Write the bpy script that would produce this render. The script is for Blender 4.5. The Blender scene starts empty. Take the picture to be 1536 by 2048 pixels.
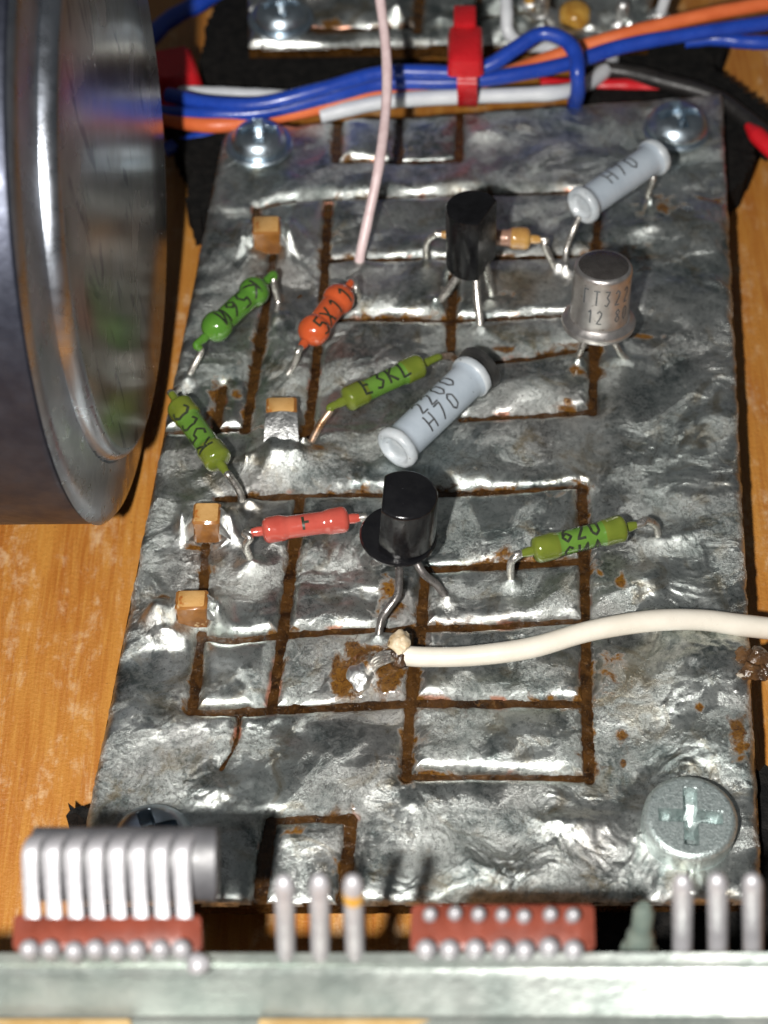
import bpy, math, random
import numpy as np
from mathutils import Vector, Matrix
random.seed(7)
S = bpy.context.scene
COL = S.collection
R = math.radians

# ------------------------------------------------------------------ camera, world, flash  (1 unit = 1 cm)
PITCH = R(52.5)
FPX = 3712.0                                    # focal length in photo pixels (photo 1536 x 2048)
CAM = Vector((0, -13.5*math.cos(PITCH), 13.5*math.sin(PITCH)))
FW = Vector((0, math.cos(PITCH), -math.sin(PITCH)))
UP = Vector((0, math.sin(PITCH), math.cos(PITCH)))
RT = Vector((1, 0, 0))
cd = bpy.data.cameras.new('camera'); cam = bpy.data.objects.new('camera', cd); COL.objects.link(cam)
cam.location = CAM; cam.rotation_euler = (math.pi/2-PITCH, 0, 0)
cd.sensor_width = 36; cd.lens = 36*FPX/2048; cd.clip_start = .1; cd.clip_end = 500
cd.dof.use_dof = True; cd.dof.focus_distance = 12.75; cd.dof.aperture_fstop = .44
S.camera = cam
w = bpy.data.worlds.new('World'); S.world = w; w.use_nodes = True
bg = w.node_tree.nodes['Background']
bg.inputs[0].default_value = (.93, .97, 1, 1); bg.inputs[1].default_value = .075
ld = bpy.data.lights.new('flash', 'POINT'); ld.energy = 12600; ld.shadow_soft_size = .22; ld.color = (1, .97, .93)
lo = bpy.data.objects.new('flash', ld); COL.objects.link(lo); lo.location = CAM + RT*-1.75 - UP*.55
S.view_settings.view_transform = 'Standard'; S.view_settings.look = 'None'
S.view_settings.exposure = 0; S.view_settings.gamma = 1

def P(px, py, z=0.0):                            # the point at height z that the photo shows at pixel px, py
    d = FW + RT*((px-768)/FPX) - UP*((py-1024)/FPX)
    return CAM + d*((z-CAM.z)/d.z)
def depth(p): return (p-CAM).dot(FW)
def cm(px, p): return px*depth(p)/FPX            # length of px pixels at the point p

# ------------------------------------------------------------------ object helpers
def tag(o, label=None, cat=None, group=None, kind=None):
    if label: o['label'] = label
    if cat: o['category'] = cat
    if group: o['group'] = group
    if kind: o['kind'] = kind
    return o
def thing(name, label, cat, loc, group=None):
    o = bpy.data.objects.new(name, None); COL.objects.link(o); o.location = loc
    o.empty_display_size = .1
    return tag(o, label, cat, group)
def wloc(o):
    v = Vector((0, 0, 0))
    while o is not None:
        v += o.location; o = o.parent
    return v
class MB:
    def __init__(s): s.v = []; s.f = []; s.mi = []
    def add(s, vs, fs, mi=0):
        b = len(s.v); s.v += [Vector(x) for x in vs]; s.f += [tuple(b+i for i in f) for f in fs]; s.mi += [mi]*len(fs); return s
    def build(s, name, mat, parent=None, loc=None, sharp=38):
        me = bpy.data.meshes.new(name)
        off = wloc(parent) if parent else Vector(loc or (0, 0, 0))
        me.from_pydata([tuple(x-off) for x in s.v], [], s.f); me.update()
        for m in (mat if isinstance(mat, (list, tuple)) else [mat]): me.materials.append(m)
        me.polygons.foreach_set('material_index', s.mi)
        me.polygons.foreach_set('use_smooth', [True]*len(me.polygons))
        me.set_sharp_from_angle(angle=R(sharp))
        o = bpy.data.objects.new(name, me); COL.objects.link(o)
        if parent: o.parent = parent
        else: o.location = off
        return o
    def lathe(s, p0, a, prof, n=28, mi=0, ref=None, jit=0, wob=None, mis=None):
        a = Vector(a).normalized(); p0 = Vector(p0)
        u = a.cross(Vector(ref) if ref else (Vector((0, 0, 1)) if abs(a.z) < .9 else Vector((1, 0, 0)))).normalized(); v = a.cross(u)
        vs = []; fs = []
        for t, r in prof:
            for k in range(n):
                g = 2*math.pi*k/n; rr = r*(1+random.uniform(-jit, jit))*(wob(t, g) if wob else 1)
                vs.append(p0+a*t+(u*math.cos(g)+v*math.sin(g))*rr)
        m = len(prof)
        for i in range(m-1):
            for k in range(n):
                fs.append((i*n+k, i*n+(k+1) % n, (i+1)*n+(k+1) % n, (i+1)*n+k))
        fs.append(tuple(range(n-1, -1, -1))); fs.append(tuple(range((m-1)*n, m*n)))
        s.add(vs, fs, mi)
        if mis: s.mi[-len(fs):] = [mis(prof[min(i//n, m-1)][0]) if i < (m-1)*n else 0 for i in range(len(fs))]
        return s
    def tube(s, pts, r, n=10, sub=6, mi=0, squash=None):
        pts = smooth(pts, sub); m = len(pts)
        rs = r if callable(r) else (lambda t: r)
        vs = []; fs = []; u = None
        for i, p in enumerate(pts):
            a = (pts[min(i+1, m-1)]-pts[max(i-1, 0)]).normalized()
            if u is None: u = a.cross(Vector((.13, .2, 1))).normalized()
            u = (u-a*u.dot(a)).normalized(); v = a.cross(u)
            rr = rs(i/(m-1))
            for k in range(n):
                g = 2*math.pi*k/n
                vs.append(p+(u*math.cos(g)+v*math.sin(g)*(squash or 1))*rr)
        for i in range(m-1):
            for k in range(n):
                fs.append((i*n+k, i*n+(k+1) % n, (i+1)*n+(k+1) % n, (i+1)*n+k))
        fs.append(tuple(range(n-1, -1, -1))); fs.append(tuple(range((m-1)*n, m*n)))
        return s.add(vs, fs, mi)
    def box(s, c, x, y, z, bev=0.0, mi=0, taper=1.0):   # centre, half-axis vectors, chamfered edges
        c, x, y, z = map(Vector, (c, x, y, z))
        def ring(k, sc, b):
            X = x*sc; Y = y*sc; bx = x.normalized()*b; by = y.normalized()*b; o = c+z*k
            return [o+X-bx+Y, o-X+bx+Y, o-X+Y-by, o-X-Y+by, o-X+bx-Y, o+X-bx-Y, o+X-Y+by, o+X+Y-by]
        e = bev/max(z.length, 1e-6)
        def inset(k, sc): 
            f = 1-bev/max(min(x.length, y.length), 1e-6)
            return ring(k, sc*f, bev*.7)
        if bev > 0: rings = [inset(-1, 1), ring(-1+e, 1, bev), ring(1-e, taper, bev), inset(1, taper)]
        else: rings = [ring(-1, 1, 1e-4), ring(1, taper, 1e-4)]
        vs = [p for r in rings for p in r]; fs = []
        for i in range(len(rings)-1):
            for k in range(8): fs.append((i*8+k, i*8+(k+1) % 8, (i+1)*8+(k+1) % 8, (i+1)*8+k))
        fs.append(tuple(range(7, -1, -1))); fs.append(tuple(range((len(rings)-1)*8, len(rings)*8)))
        return s.add(vs, fs, mi)
    def slab(s, poly, z0, z1, mi=0):
        n = len(poly); vs = [Vector((p.x, p.y, z0)) for p in poly]+[Vector((p.x, p.y, z1)) for p in poly]
        fs = [(k, (k+1) % n, n+(k+1) % n, n+k) for k in range(n)]+[tuple(range(n-1, -1, -1)), tuple(range(n, 2*n))]
        return s.add(vs, fs, mi)
    def blob(s, c, rx, ry, rz, n=16, m=10, jit=.0, mi=0, seed=0):
        rnd = random.Random(seed); c = Vector(c); vs = []; fs = []
        ph = [rnd.uniform(0, 6.28) for _ in range(6)]
        for i in range(m+1):
            b = math.pi*i/m
            for k in range(n):
                g = 2*math.pi*k/n
                q = 1+jit*(math.sin(3*g+ph[0]+2*b)+math.sin(5*g-ph[1]+4*b)*.6+math.sin(2*g+ph[2]-5*b)*.8)*math.sin(b)
                vs.append(c+Vector((rx*math.sin(b)*math.cos(g), ry*math.sin(b)*math.sin(g), rz*math.cos(b)))*q)
        for i in range(m):
            for k in range(n): fs.append((i*n+k, (i+1)*n+k, (i+1)*n+(k+1) % n, i*n+(k+1) % n))
        return s.add(vs, fs, mi)
def smooth(pts, sub):
    pts = [Vector(p) for p in pts]
    if len(pts) < 3 or sub < 2: return pts
    q = [pts[0]*2-pts[1]]+pts+[pts[-1]*2-pts[-2]]; out = []
    for i in range(1, len(q)-2):
        a, b, c, d = q[i-1:i+3]
        for k in range(sub):
            t = k/sub
            out.append(.5*((2*b)+(c-a)*t+(2*a-5*b+4*c-d)*t*t+(3*b-a-3*c+d)*t**3))
    out.append(pts[-1]); return out

# ------------------------------------------------------------------ materials
def newmat(name):
    m = bpy.data.materials.new(name); m.use_nodes = True; nt = m.node_tree
    return m, nt, nt.nodes['Principled BSDF']
def N(nt, t, **kw):
    n = nt.nodes.new(t)
    for k, v in kw.items():
        if hasattr(n, k): setattr(n, k, v)
        else: n.inputs[k].default_value = v
    return n
def L(nt, a, ao, b, bi): nt.links.new(a.outputs[ao], b.inputs[bi])
def mixc(nt, fac, a, b):                         # fac, a, b: (node, output) or a value
    m = nt.nodes.new('ShaderNodeMix'); m.data_type = 'RGBA'
    for sock, v in ((m.inputs[0], fac), (m.inputs[6], a), (m.inputs[7], b)):
        if isinstance(v, tuple) and hasattr(v[0], 'outputs'): nt.links.new(v[0].outputs[v[1]], sock)
        else: sock.default_value = v if not isinstance(v, tuple) or len(v) == 4 else (*v, 1)
    return (m, 2)
def ramp(nt, src, lo, hi, a=0.0, b=1.0):
    m = nt.nodes.new('ShaderNodeMapRange'); m.inputs[1].default_value = lo; m.inputs[2].default_value = hi
    m.inputs[3].default_value = a; m.inputs[4].default_value = b; nt.links.new(src[0].outputs[src[1]], m.inputs[0]); return (m, 0)
def noise(nt, scale, detail=4, rough=.55, dist=0.0, vec=None):
    n = N(nt, 'ShaderNodeTexNoise'); n.inputs['Scale'].default_value = scale; n.inputs['Detail'].default_value = detail
    n.inputs['Roughness'].default_value = rough; n.inputs['Distortion'].default_value = dist
    if vec is None:
        tc = N(nt, 'ShaderNodeTexCoord'); vec = (tc, 3)
    nt.links.new(vec[0].outputs[vec[1]], n.inputs['Vector']); return (n, 0)
def mapped(nt, scale=(1, 1, 1), rot=(0, 0, 0)):
    tc = N(nt, 'ShaderNodeTexCoord'); mp = N(nt, 'ShaderNodeMapping'); mp.inputs['Scale'].default_value = scale; mp.inputs['Rotation'].default_value = rot
    L(nt, tc, 3, mp, 0); return (mp, 0)
def put(nt, src, b, key): nt.links.new(src[0].outputs[src[1]], b.inputs[key])
def bump(nt, b, src, strength, dist=.01, prev=None):
    n = N(nt, 'ShaderNodeBump'); n.inputs['Strength'].default_value = strength; n.inputs['Distance'].default_value = dist
    nt.links.new(src[0].outputs[src[1]], n.inputs['Height'])
    if prev: nt.links.new(prev.outputs[0], n.inputs['Normal'])
    nt.links.new(n.outputs[0], b.inputs['Normal']); return n
def simple(name, c1, c2=None, scale=8, rough=(.3, .5), metal=0.0, bscale=40, bstr=.1, bdist=.01, coat=0.0, spots=None, spec=.5, sss=0):
    m, nt, b = newmat(name); c2 = c2 or c1
    n = noise(nt, scale, 6, .6)
    c = mixc(nt, ramp(nt, n, .38, .62), c1, c2)
    if spots:                                    # (colour, scale, threshold)
        s = ramp(nt, noise(nt, spots[1], 3, .6), spots[2], spots[2]+.06)
        c = mixc(nt, s, c, spots[0])
    put(nt, c, b, 'Base Color'); put(nt, ramp(nt, noise(nt, scale*2.3, 4), .35, .65, *rough), b, 'Roughness')
    b.inputs['Metallic'].default_value = metal; b.inputs['Coat Weight'].default_value = coat; b.inputs['Coat Roughness'].default_value = .08
    b.inputs['Specular IOR Level'].default_value = spec
    if sss:
        b.inputs['Subsurface Weight'].default_value = sss; b.inputs['Subsurface Radius'].default_value = (.05, .05, .04); b.inputs['Subsurface Scale'].default_value = 1
    if bstr: bump(nt, b, noise(nt, bscale, 4, .6), bstr, bdist)
    return m

def tin_mat(name, base=(.70, .73, .70), dark=(.185, .22, .215)):
    m, nt, b = newmat(name)
    at = N(nt, 'ShaderNodeAttribute', attribute_name='stain'); ag = N(nt, 'ShaderNodeAttribute', attribute_name='edge'); ar = N(nt, 'ShaderNodeAttribute', attribute_name='gloss')
    n1 = noise(nt, 1.7, 6, .62, .6); n2 = noise(nt, 11, 6, .7, .8); n3 = noise(nt, 38, 6, .72, 1.0); n4 = noise(nt, .9, 3, .5, .3)
    c = mixc(nt, ramp(nt, n1, .38, .60), dark, base)
    c = mixc(nt, ramp(nt, n2, .44, .62, 0, .6), c, (.74, .76, .73))
    c = mixc(nt, ramp(nt, n3, .47, .33, 0, .75), c, (.10, .115, .11))
    c = mixc(nt, ramp(nt, n3, .54, .68, 0, .5), c, (.82, .84, .82))
    c = mixc(nt, ramp(nt, n2, .36, .24, 0, .8), c, (.09, .10, .10))
    c = mixc(nt, ramp(nt, n4, .50, .68, 0, .45), c, (.40, .47, .45))
    c = mixc(nt, ramp(nt, n4, .47, .34, 0, .40), c, (.47, .42, .40))
    vein = noise(nt, 6.5, 6, .68, 1.6)
    va = N(nt, 'ShaderNodeMath', operation='SUBTRACT'); nt.links.new(vein[0].outputs[0], va.inputs[0]); va.inputs[1].default_value = .5
    vb = N(nt, 'ShaderNodeMath', operation='ABSOLUTE'); L(nt, va, 0, vb, 0)
    vg = N(nt, 'ShaderNodeMath', operation='MULTIPLY'); q1 = ramp(nt, (vb, 0), .022, .0, 0, 1); q2 = ramp(nt, noise(nt, 2.2, 4, .6), .47, .60); nt.links.new(q1[0].outputs[0], vg.inputs[0]); nt.links.new(q2[0].outputs[0], vg.inputs[1])
    c = mixc(nt, ramp(nt, (vg, 0), 0, 1, 0, .8), c, (.06, .055, .05))
    film = ramp(nt, noise(nt, 2.9, 6, .66, .9), .54, .68, 0, .6)
    c = mixc(nt, film, c, (.27, .205, .10))
    pits = ramp(nt, noise(nt, 19, 4, .7, 1.2), .70, .745)
    c = mixc(nt, pits, c, (.05, .045, .04))
    cop = N(nt, 'ShaderNodeMath', operation='MULTIPLY'); nt.links.new(ag.outputs['Fac'], cop.inputs[0]); e2 = ramp(nt, noise(nt, 2.6, 3, .6), .58, .63); nt.links.new(e2[0].outputs[0], cop.inputs[1])
    c = mixc(nt, (cop, 0), c, (.70, .36, .25))
    sr = N(nt, 'ShaderNodeMath', operation='MULTIPLY_ADD'); sn = ramp(nt, noise(nt, 8, 4, .55, .6), .3, .7, -.5, .5)
    nt.links.new(sn[0].outputs[0], sr.inputs[0]); sr.inputs[1].default_value = .9; nt.links.new(at.outputs['Fac'], sr.inputs[2])
    st = ramp(nt, (sr, 0), .40, .74)
    stc = mixc(nt, ramp(nt, n3, .4, .62), (.17, .078, .011), (.060, .022, .005))
    c = mixc(nt, st, c, stc)
    put(nt, c, b, 'Base Color'); put(nt, st, b, 'Coat Weight'); b.inputs['Coat Roughness'].default_value = .06
    me = N(nt, 'ShaderNodeMath', operation='MULTIPLY_ADD'); nt.links.new(st[0].outputs[0], me.inputs[0]); me.inputs[1].default_value = -.9; me.inputs[2].default_value = .96
    put(nt, (me, 0), b, 'Metallic')
    rg = N(nt, 'ShaderNodeMath', operation='MULTIPLY_ADD', use_clamp=True); r0 = ramp(nt, n2, .3, .7, .27, .36); nt.links.new(ar.outputs['Fac'], rg.inputs[0]); rg.inputs[1].default_value = .14; nt.links.new(r0[0].outputs[0], rg.inputs[2])
    rm = N(nt, 'ShaderNodeMix'); nt.links.new(st[0].outputs[0], rm.inputs[0]); nt.links.new(rg.outputs[0], rm.inputs[2]); rm.inputs[3].default_value = .12
    put(nt, (rm, 0), b, 'Roughness')
    bp = bump(nt, b, n3, .55, .012); kk = ramp(nt, (ar, 2), 0, 1, .15, 1.0); nt.links.new(kk[0].outputs[0], bp.inputs['Strength'])
    bp2 = bump(nt, b, noise(nt, 120, 3, .6), .35, .004, bp); kk = ramp(nt, (ar, 2), 0, 1, .1, .6); nt.links.new(kk[0].outputs[0], bp2.inputs['Strength'])
    w2 = noise(nt, 24, 5, .62, 2.2)
    rid = N(nt, 'ShaderNodeMath', operation='ABSOLUTE'); sub = N(nt, 'ShaderNodeMath', operation='SUBTRACT'); nt.links.new(w2[0].outputs[0], sub.inputs[0]); sub.inputs[1].default_value = .5; L(nt, sub, 0, rid, 0)
    bp3 = bump(nt, b, (rid, 0), .55, .03, bp2); kk = ramp(nt, (ar, 2), 0, 1, .08, .85); nt.links.new(kk[0].outputs[0], bp3.inputs['Strength'])
    return m
M = {}
M['tin'] = tin_mat('tinned_copper')
M['solder'] = simple('solder', (.80, .81, .80), (.60, .61, .60), 9, (.34, .48), 1, 30, .5, .015)
M['lead'] = simple('tinned_wire', (.62, .60, .56), (.40, .38, .35), 14, (.22, .42), .9, 40, .4, .006)
M['leadbrown'] = simple('oxidised_copper_wire', (.62, .50, .42), (.36, .20, .10), 9, (.25, .45), .8, 40, .3, .006)
M['leaddark'] = simple('dull_kovar_wire', (.30, .28, .27), (.17, .16, .15), 14, (.25, .42), .8, 40, .4, .006)
M['green'] = simple('green_lacquer', (.060, .170, .020), (.075, .195, .025), 6, (.08, .16), 0, 14, .22, .012, .5, ((.09, .14, .02), 22, .69))
M['olive'] = simple('olive_lacquer', (.10, .132, .016), (.122, .15, .020), 6, (.08, .16), 0, 14, .22, .012, .5, ((.10, .13, .01), 24, .68))
M['olivemid'] = simple('green_translucent_lacquer', (.075, .165, .022), (.095, .19, .03), 6, (.08, .16), 0, 14, .22, .012, .5)
M['tanmid'] = simple('pinkish_brown_body', (.36, .22, .16), (.27, .14, .09), 9, (.2, .35), .2, 20, .3, .012, .3)
M['orange'] = simple('orange_lacquer', (.42, .068, .02), (.48, .085, .026), 6, (.08, .18), 0, 14, .22, .012, .4)
M['red'] = simple('red_lacquer', (.35, .056, .040), (.41, .075, .054), 6, (.08, .18), 0, 14, .25, .012, .4)
M['tan'] = simple('amber_lacquer', (.44, .25, .07), (.33, .17, .05), 8, (.1, .2), 0, 20, .2, .01, .6)
M['pinkwire'] = simple('pinkish_copper', (.62, .40, .33), (.5, .27, .2), 9, (.2, .4), .7, 30, .2, .006)
M['ink'] = simple('black_ink', (.015, .02, .012), (.03, .035, .02), 30, (.25, .4), 0, 60, 0)
M['greyink'] = simple('grey_ink', (.05, .055, .06), (.10, .105, .11), 30, (.35, .5), 0, 60, 0)
M['bluegrey'] = simple('blue_grey_enamel', (.32, .37, .42), (.37, .42, .47), 5, (.28, .42), 0, 25, .12, .008, .1, ((.10, .10, .10), 26, .715))
M['enamelpale'] = simple('pale_chipped_enamel', (.45, .48, .50), (.35, .39, .42), 7, (.28, .45), 0, 18, .35, .012, .1, ((.10, .10, .10), 24, .66))
M['endshade'] = simple('black_end_shade', (.018, .018, .018), (.035, .034, .032), 9, (.3, .5), 0, 30, .2, .01)  # black that paints the shadow at the tube's far end
M['epoxy'] = simple('black_epoxy', (.004, .004, .0045), (.007, .007, .008), 9, (.16, .28), 0, 30, .3, .008, .0, ((.03, .03, .033), 34, .72), .3)
M['epoxysatin'] = simple('black_satin_epoxy', (.005, .005, .006), (.008, .008, .009), 9, (.11, .22), 0, 24, .3, .01, 0, ((.04, .04, .045), 34, .70), .45)
M['can'] = simple('dull_nickel', (.58, .555, .54), (.45, .43, .415), 9, (.30, .42), .9, 30, .18, .005, 0, ((.22, .17, .14), 20, .66))
M['cantop'] = simple('dull_nickel_top_darkened', (.26, .235, .22), (.19, .17, .16), 12, (.22, .30), .9, 36, .2, .004)  # can's nickel darkened in colour for the dark reflection on its flat top
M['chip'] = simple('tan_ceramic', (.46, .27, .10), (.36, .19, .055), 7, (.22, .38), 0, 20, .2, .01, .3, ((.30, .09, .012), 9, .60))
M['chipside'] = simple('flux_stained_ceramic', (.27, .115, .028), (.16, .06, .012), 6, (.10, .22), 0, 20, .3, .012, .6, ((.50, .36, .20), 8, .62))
M['zinc'] = simple('zinc_plating', (.52, .60, .66), (.40, .47, .53), 9, (.30, .40), 1, 40, .2, .004)
M['zincmatt'] = simple('speckled_zinc', (.56, .63, .62), (.40, .47, .46), 30, (.36, .5), .85, 60, .6, .008, 0, ((.25, .30, .30), 40, .60))
M['blue'] = simple('blue_pvc', (.010, .042, .30), (.014, .055, .36), 5, (.26, .38), 0, 16, .2, .01)
M['orangepvc'] = simple('orange_pvc', (.72, .17, .055), (.62, .13, .04), 4, (.3, .45), 0, 16, .2, .01)
M['white'] = simple('white_pvc', (.60, .62, .64), (.52, .54, .57), 4, (.3, .45), 0, 16, .15, .01)
M['cream'] = simple('cream_pvc', (.66, .62, .54), (.58, .54, .46), 2.2, (.25, .4), 0, 14, .2, .01, 0, ((.22, .17, .11), 16, .74))
M['burnt'] = simple('scorched_pvc', (.62, .54, .40), (.40, .29, .16), 11, (.35, .55), 0, 22, .6, .02, 0, ((.12, .06, .02), 14, .60))
M['pink'] = simple('pale_pink_sleeve', (.66, .52, .52), (.56, .42, .42), 10, (.3, .45), 0, 30, .3, .008)
M['redplastic'] = simple('red_nylon', (.50, .012, .018), (.42, .01, .014), 4, (.22, .36), 0, 20, .15, .01)
M['redwire'] = simple('red_pvc', (.60, .012, .02), (.5, .01, .016), 5, (.28, .4), 0, 16, .2, .01)
M['blackpvc'] = simple('black_pvc', (.012, .011, .011), (.02, .018, .017), 5, (.35, .5), 0, 16, .3, .01)
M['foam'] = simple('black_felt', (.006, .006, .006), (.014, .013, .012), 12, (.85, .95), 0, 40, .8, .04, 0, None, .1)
M['laminate'] = None
M['brownstrip'] = simple('brown_phenolic', (.165, .038, .022), (.125, .028, .016), 6, (.35, .5), 0, 30, .15, .01)
M['flux'] = simple('burnt_rosin', (.10, .05, .02), (.035, .02, .012), 9, (.1, .3), 0, 18, .6, .03, 0, ((.35, .30, .24), 12, .6))
M['shell'] = simple('dark_bluish_shell', (.045, .05, .068), (.03, .034, .05), 4, (.38, .5), .7, 20, .2, .01)  # base colour darker and bluer than the rim
M['icgrey'] = simple('grey_ceramic', (.05, .05, .054), (.07, .07, .075), 8, (.4, .5), 0, 30, .1, .01)
M['pinmetal'] = simple('bright_tinned_pin', (.38, .375, .39), (.31, .305, .32), 12, (.34, .46), .35, 20, .2, .01)
M['greypost'] = simple('grey_green_enamel', (.085, .11, .095), (.13, .155, .13), 7, (.35, .5), 0, 20, .2, .01)
M['sheet'] = simple('galvanised_sheet', (.36, .385, .36), (.25, .285, .265), 3.0, (.34, .44), .75, 22, .35, .012)
M['tanpad'] = simple('tan_varnish', (.34, .24, .11), (.27, .17, .06), 4, (.3, .45), 0, 20, .2, .01)
M['ambersolder'] = simple('amber_glass', (.45, .26, .05), (.30, .14, .02), 10, (.08, .2), 0, 20, .2, .01, .5)

def laminate():                                  # rosin-soaked laminate in the saw cuts, with teeth marks
    m, nt, b = newmat('brown_laminate')
    n = noise(nt, 7, 6, .65, .5); n2 = noise(nt, 30, 5, .6)
    c = mixc(nt, ramp(nt, n, .36, .64), (.012, .005, .0015), (.060, .026, .006))
    c = mixc(nt, ramp(nt, n2, .58, .70, 0, .6), c, (.13, .065, .02))
    put(nt, c, b, 'Base Color'); put(nt, ramp(nt, n2, .4, .6, .10, .28), b, 'Roughness'); b.inputs['Coat Weight'].default_value = .35; b.inputs['Coat Roughness'].default_value = .06; b.inputs['Specular IOR Level'].default_value = .25
    bp = bump(nt, b, noise(nt, 15, 5, .65, .8), .45, .03); b2 = bump(nt, b, n2, .4, .02, bp); nt.links.new(b2.outputs[0], b.inputs['Coat Normal'])
    return m
M['laminate'] = laminate()
def wood():
    m, nt, b = newmat('varnished_wood')
    v = mapped(nt, (5.2, .38, 1), (0, 0, R(6))); n = noise(nt, 1.3, 7, .62, .5, v)
    v2 = mapped(nt, (30, 1.6, 1), (0, 0, R(6))); n2 = noise(nt, 1.2, 6, .65, .2, v2)
    v3 = mapped(nt, (3.5, 1.2, 1), (0, 0, R(8))); n3 = noise(nt, 1.1, 7, .72, .6, v3)
    n5 = noise(nt, 9, 5, .7)
    c = mixc(nt, ramp(nt, n, .36, .64), (.32, .108, .017), (.42, .18, .033))
    c = mixc(nt, ramp(nt, n2, .46, .66, 0, .6), c, (.47, .23, .05))
    c = mixc(nt, ramp(nt, n2, .42, .30, 0, .6), c, (.27, .09, .015))
    mm = N(nt, 'ShaderNodeMath', operation='MULTIPLY'); a = ramp(nt, n3, .50, .62); q = ramp(nt, n5, .44, .58); nt.links.new(a[0].outputs[0], mm.inputs[0]); nt.links.new(q[0].outputs[0], mm.inputs[1])
    c = mixc(nt, ramp(nt, (mm, 0), 0, 1, 0, .40), c, (.68, .52, .32))
    c = mixc(nt, ramp(nt, noise(nt, 16, 4, .6), .715, .74, 0, .8), c, (.12, .05, .012))
    put(nt, c, b, 'Base Color'); put(nt, ramp(nt, n3, .4, .6, .34, .5), b, 'Roughness')
    bp = bump(nt, b, n2, .35, .02); bump(nt, b, noise(nt, 34, 4, .65), .45, .02, bp)
    return m
M['wood'] = wood()

# ------------------------------------------------------------------ vectorised noise for the solder relief
def vnoise(x, y, seed):
    xi = np.floor(x).astype(np.int64); yi = np.floor(y).astype(np.int64); fx = x-xi; fy = y-yi
    def g(a, b):
        h = (a*374761393+b*668265263+seed*974634617) & 0xffffffff
        h = ((h ^ (h >> 13))*1274126177) & 0xffffffff; h = h ^ (h >> 16)
        t = (h & 0xffff)/65535*2*np.pi
        return np.cos(t), np.sin(t)
    u = fx*fx*fx*(fx*(fx*6-15)+10); v = fy*fy*fy*(fy*(fy*6-15)+10)
    def d(a, b):
        c, s_ = g(xi+a, yi+b); return c*(fx-a)+s_*(fy-b)
    return ((d(0, 0)*(1-u)+d(1, 0)*u)*(1-v)+(d(0, 1)*(1-u)+d(1, 1)*u)*v)*1.5
def fbm(x, y, seed, octs=4, gain=.5):
    o = 0; a = 1
    for k in range(octs): o = o+a*vnoise(x*2**k, y*2**k, seed+k*17); a *= gain
    return o
def ridge(x, y, seed, octs=3):
    o = 0; a = 1
    for k in range(octs): o = o+a*(1-np.abs(vnoise(x*2**k, y*2**k, seed+k*31))*2); a *= .5
    return o
def sstep(a, b, x):
    t = np.clip((x-a)/(b-a), 0, 1); return t*t*(3-2*t)

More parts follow.
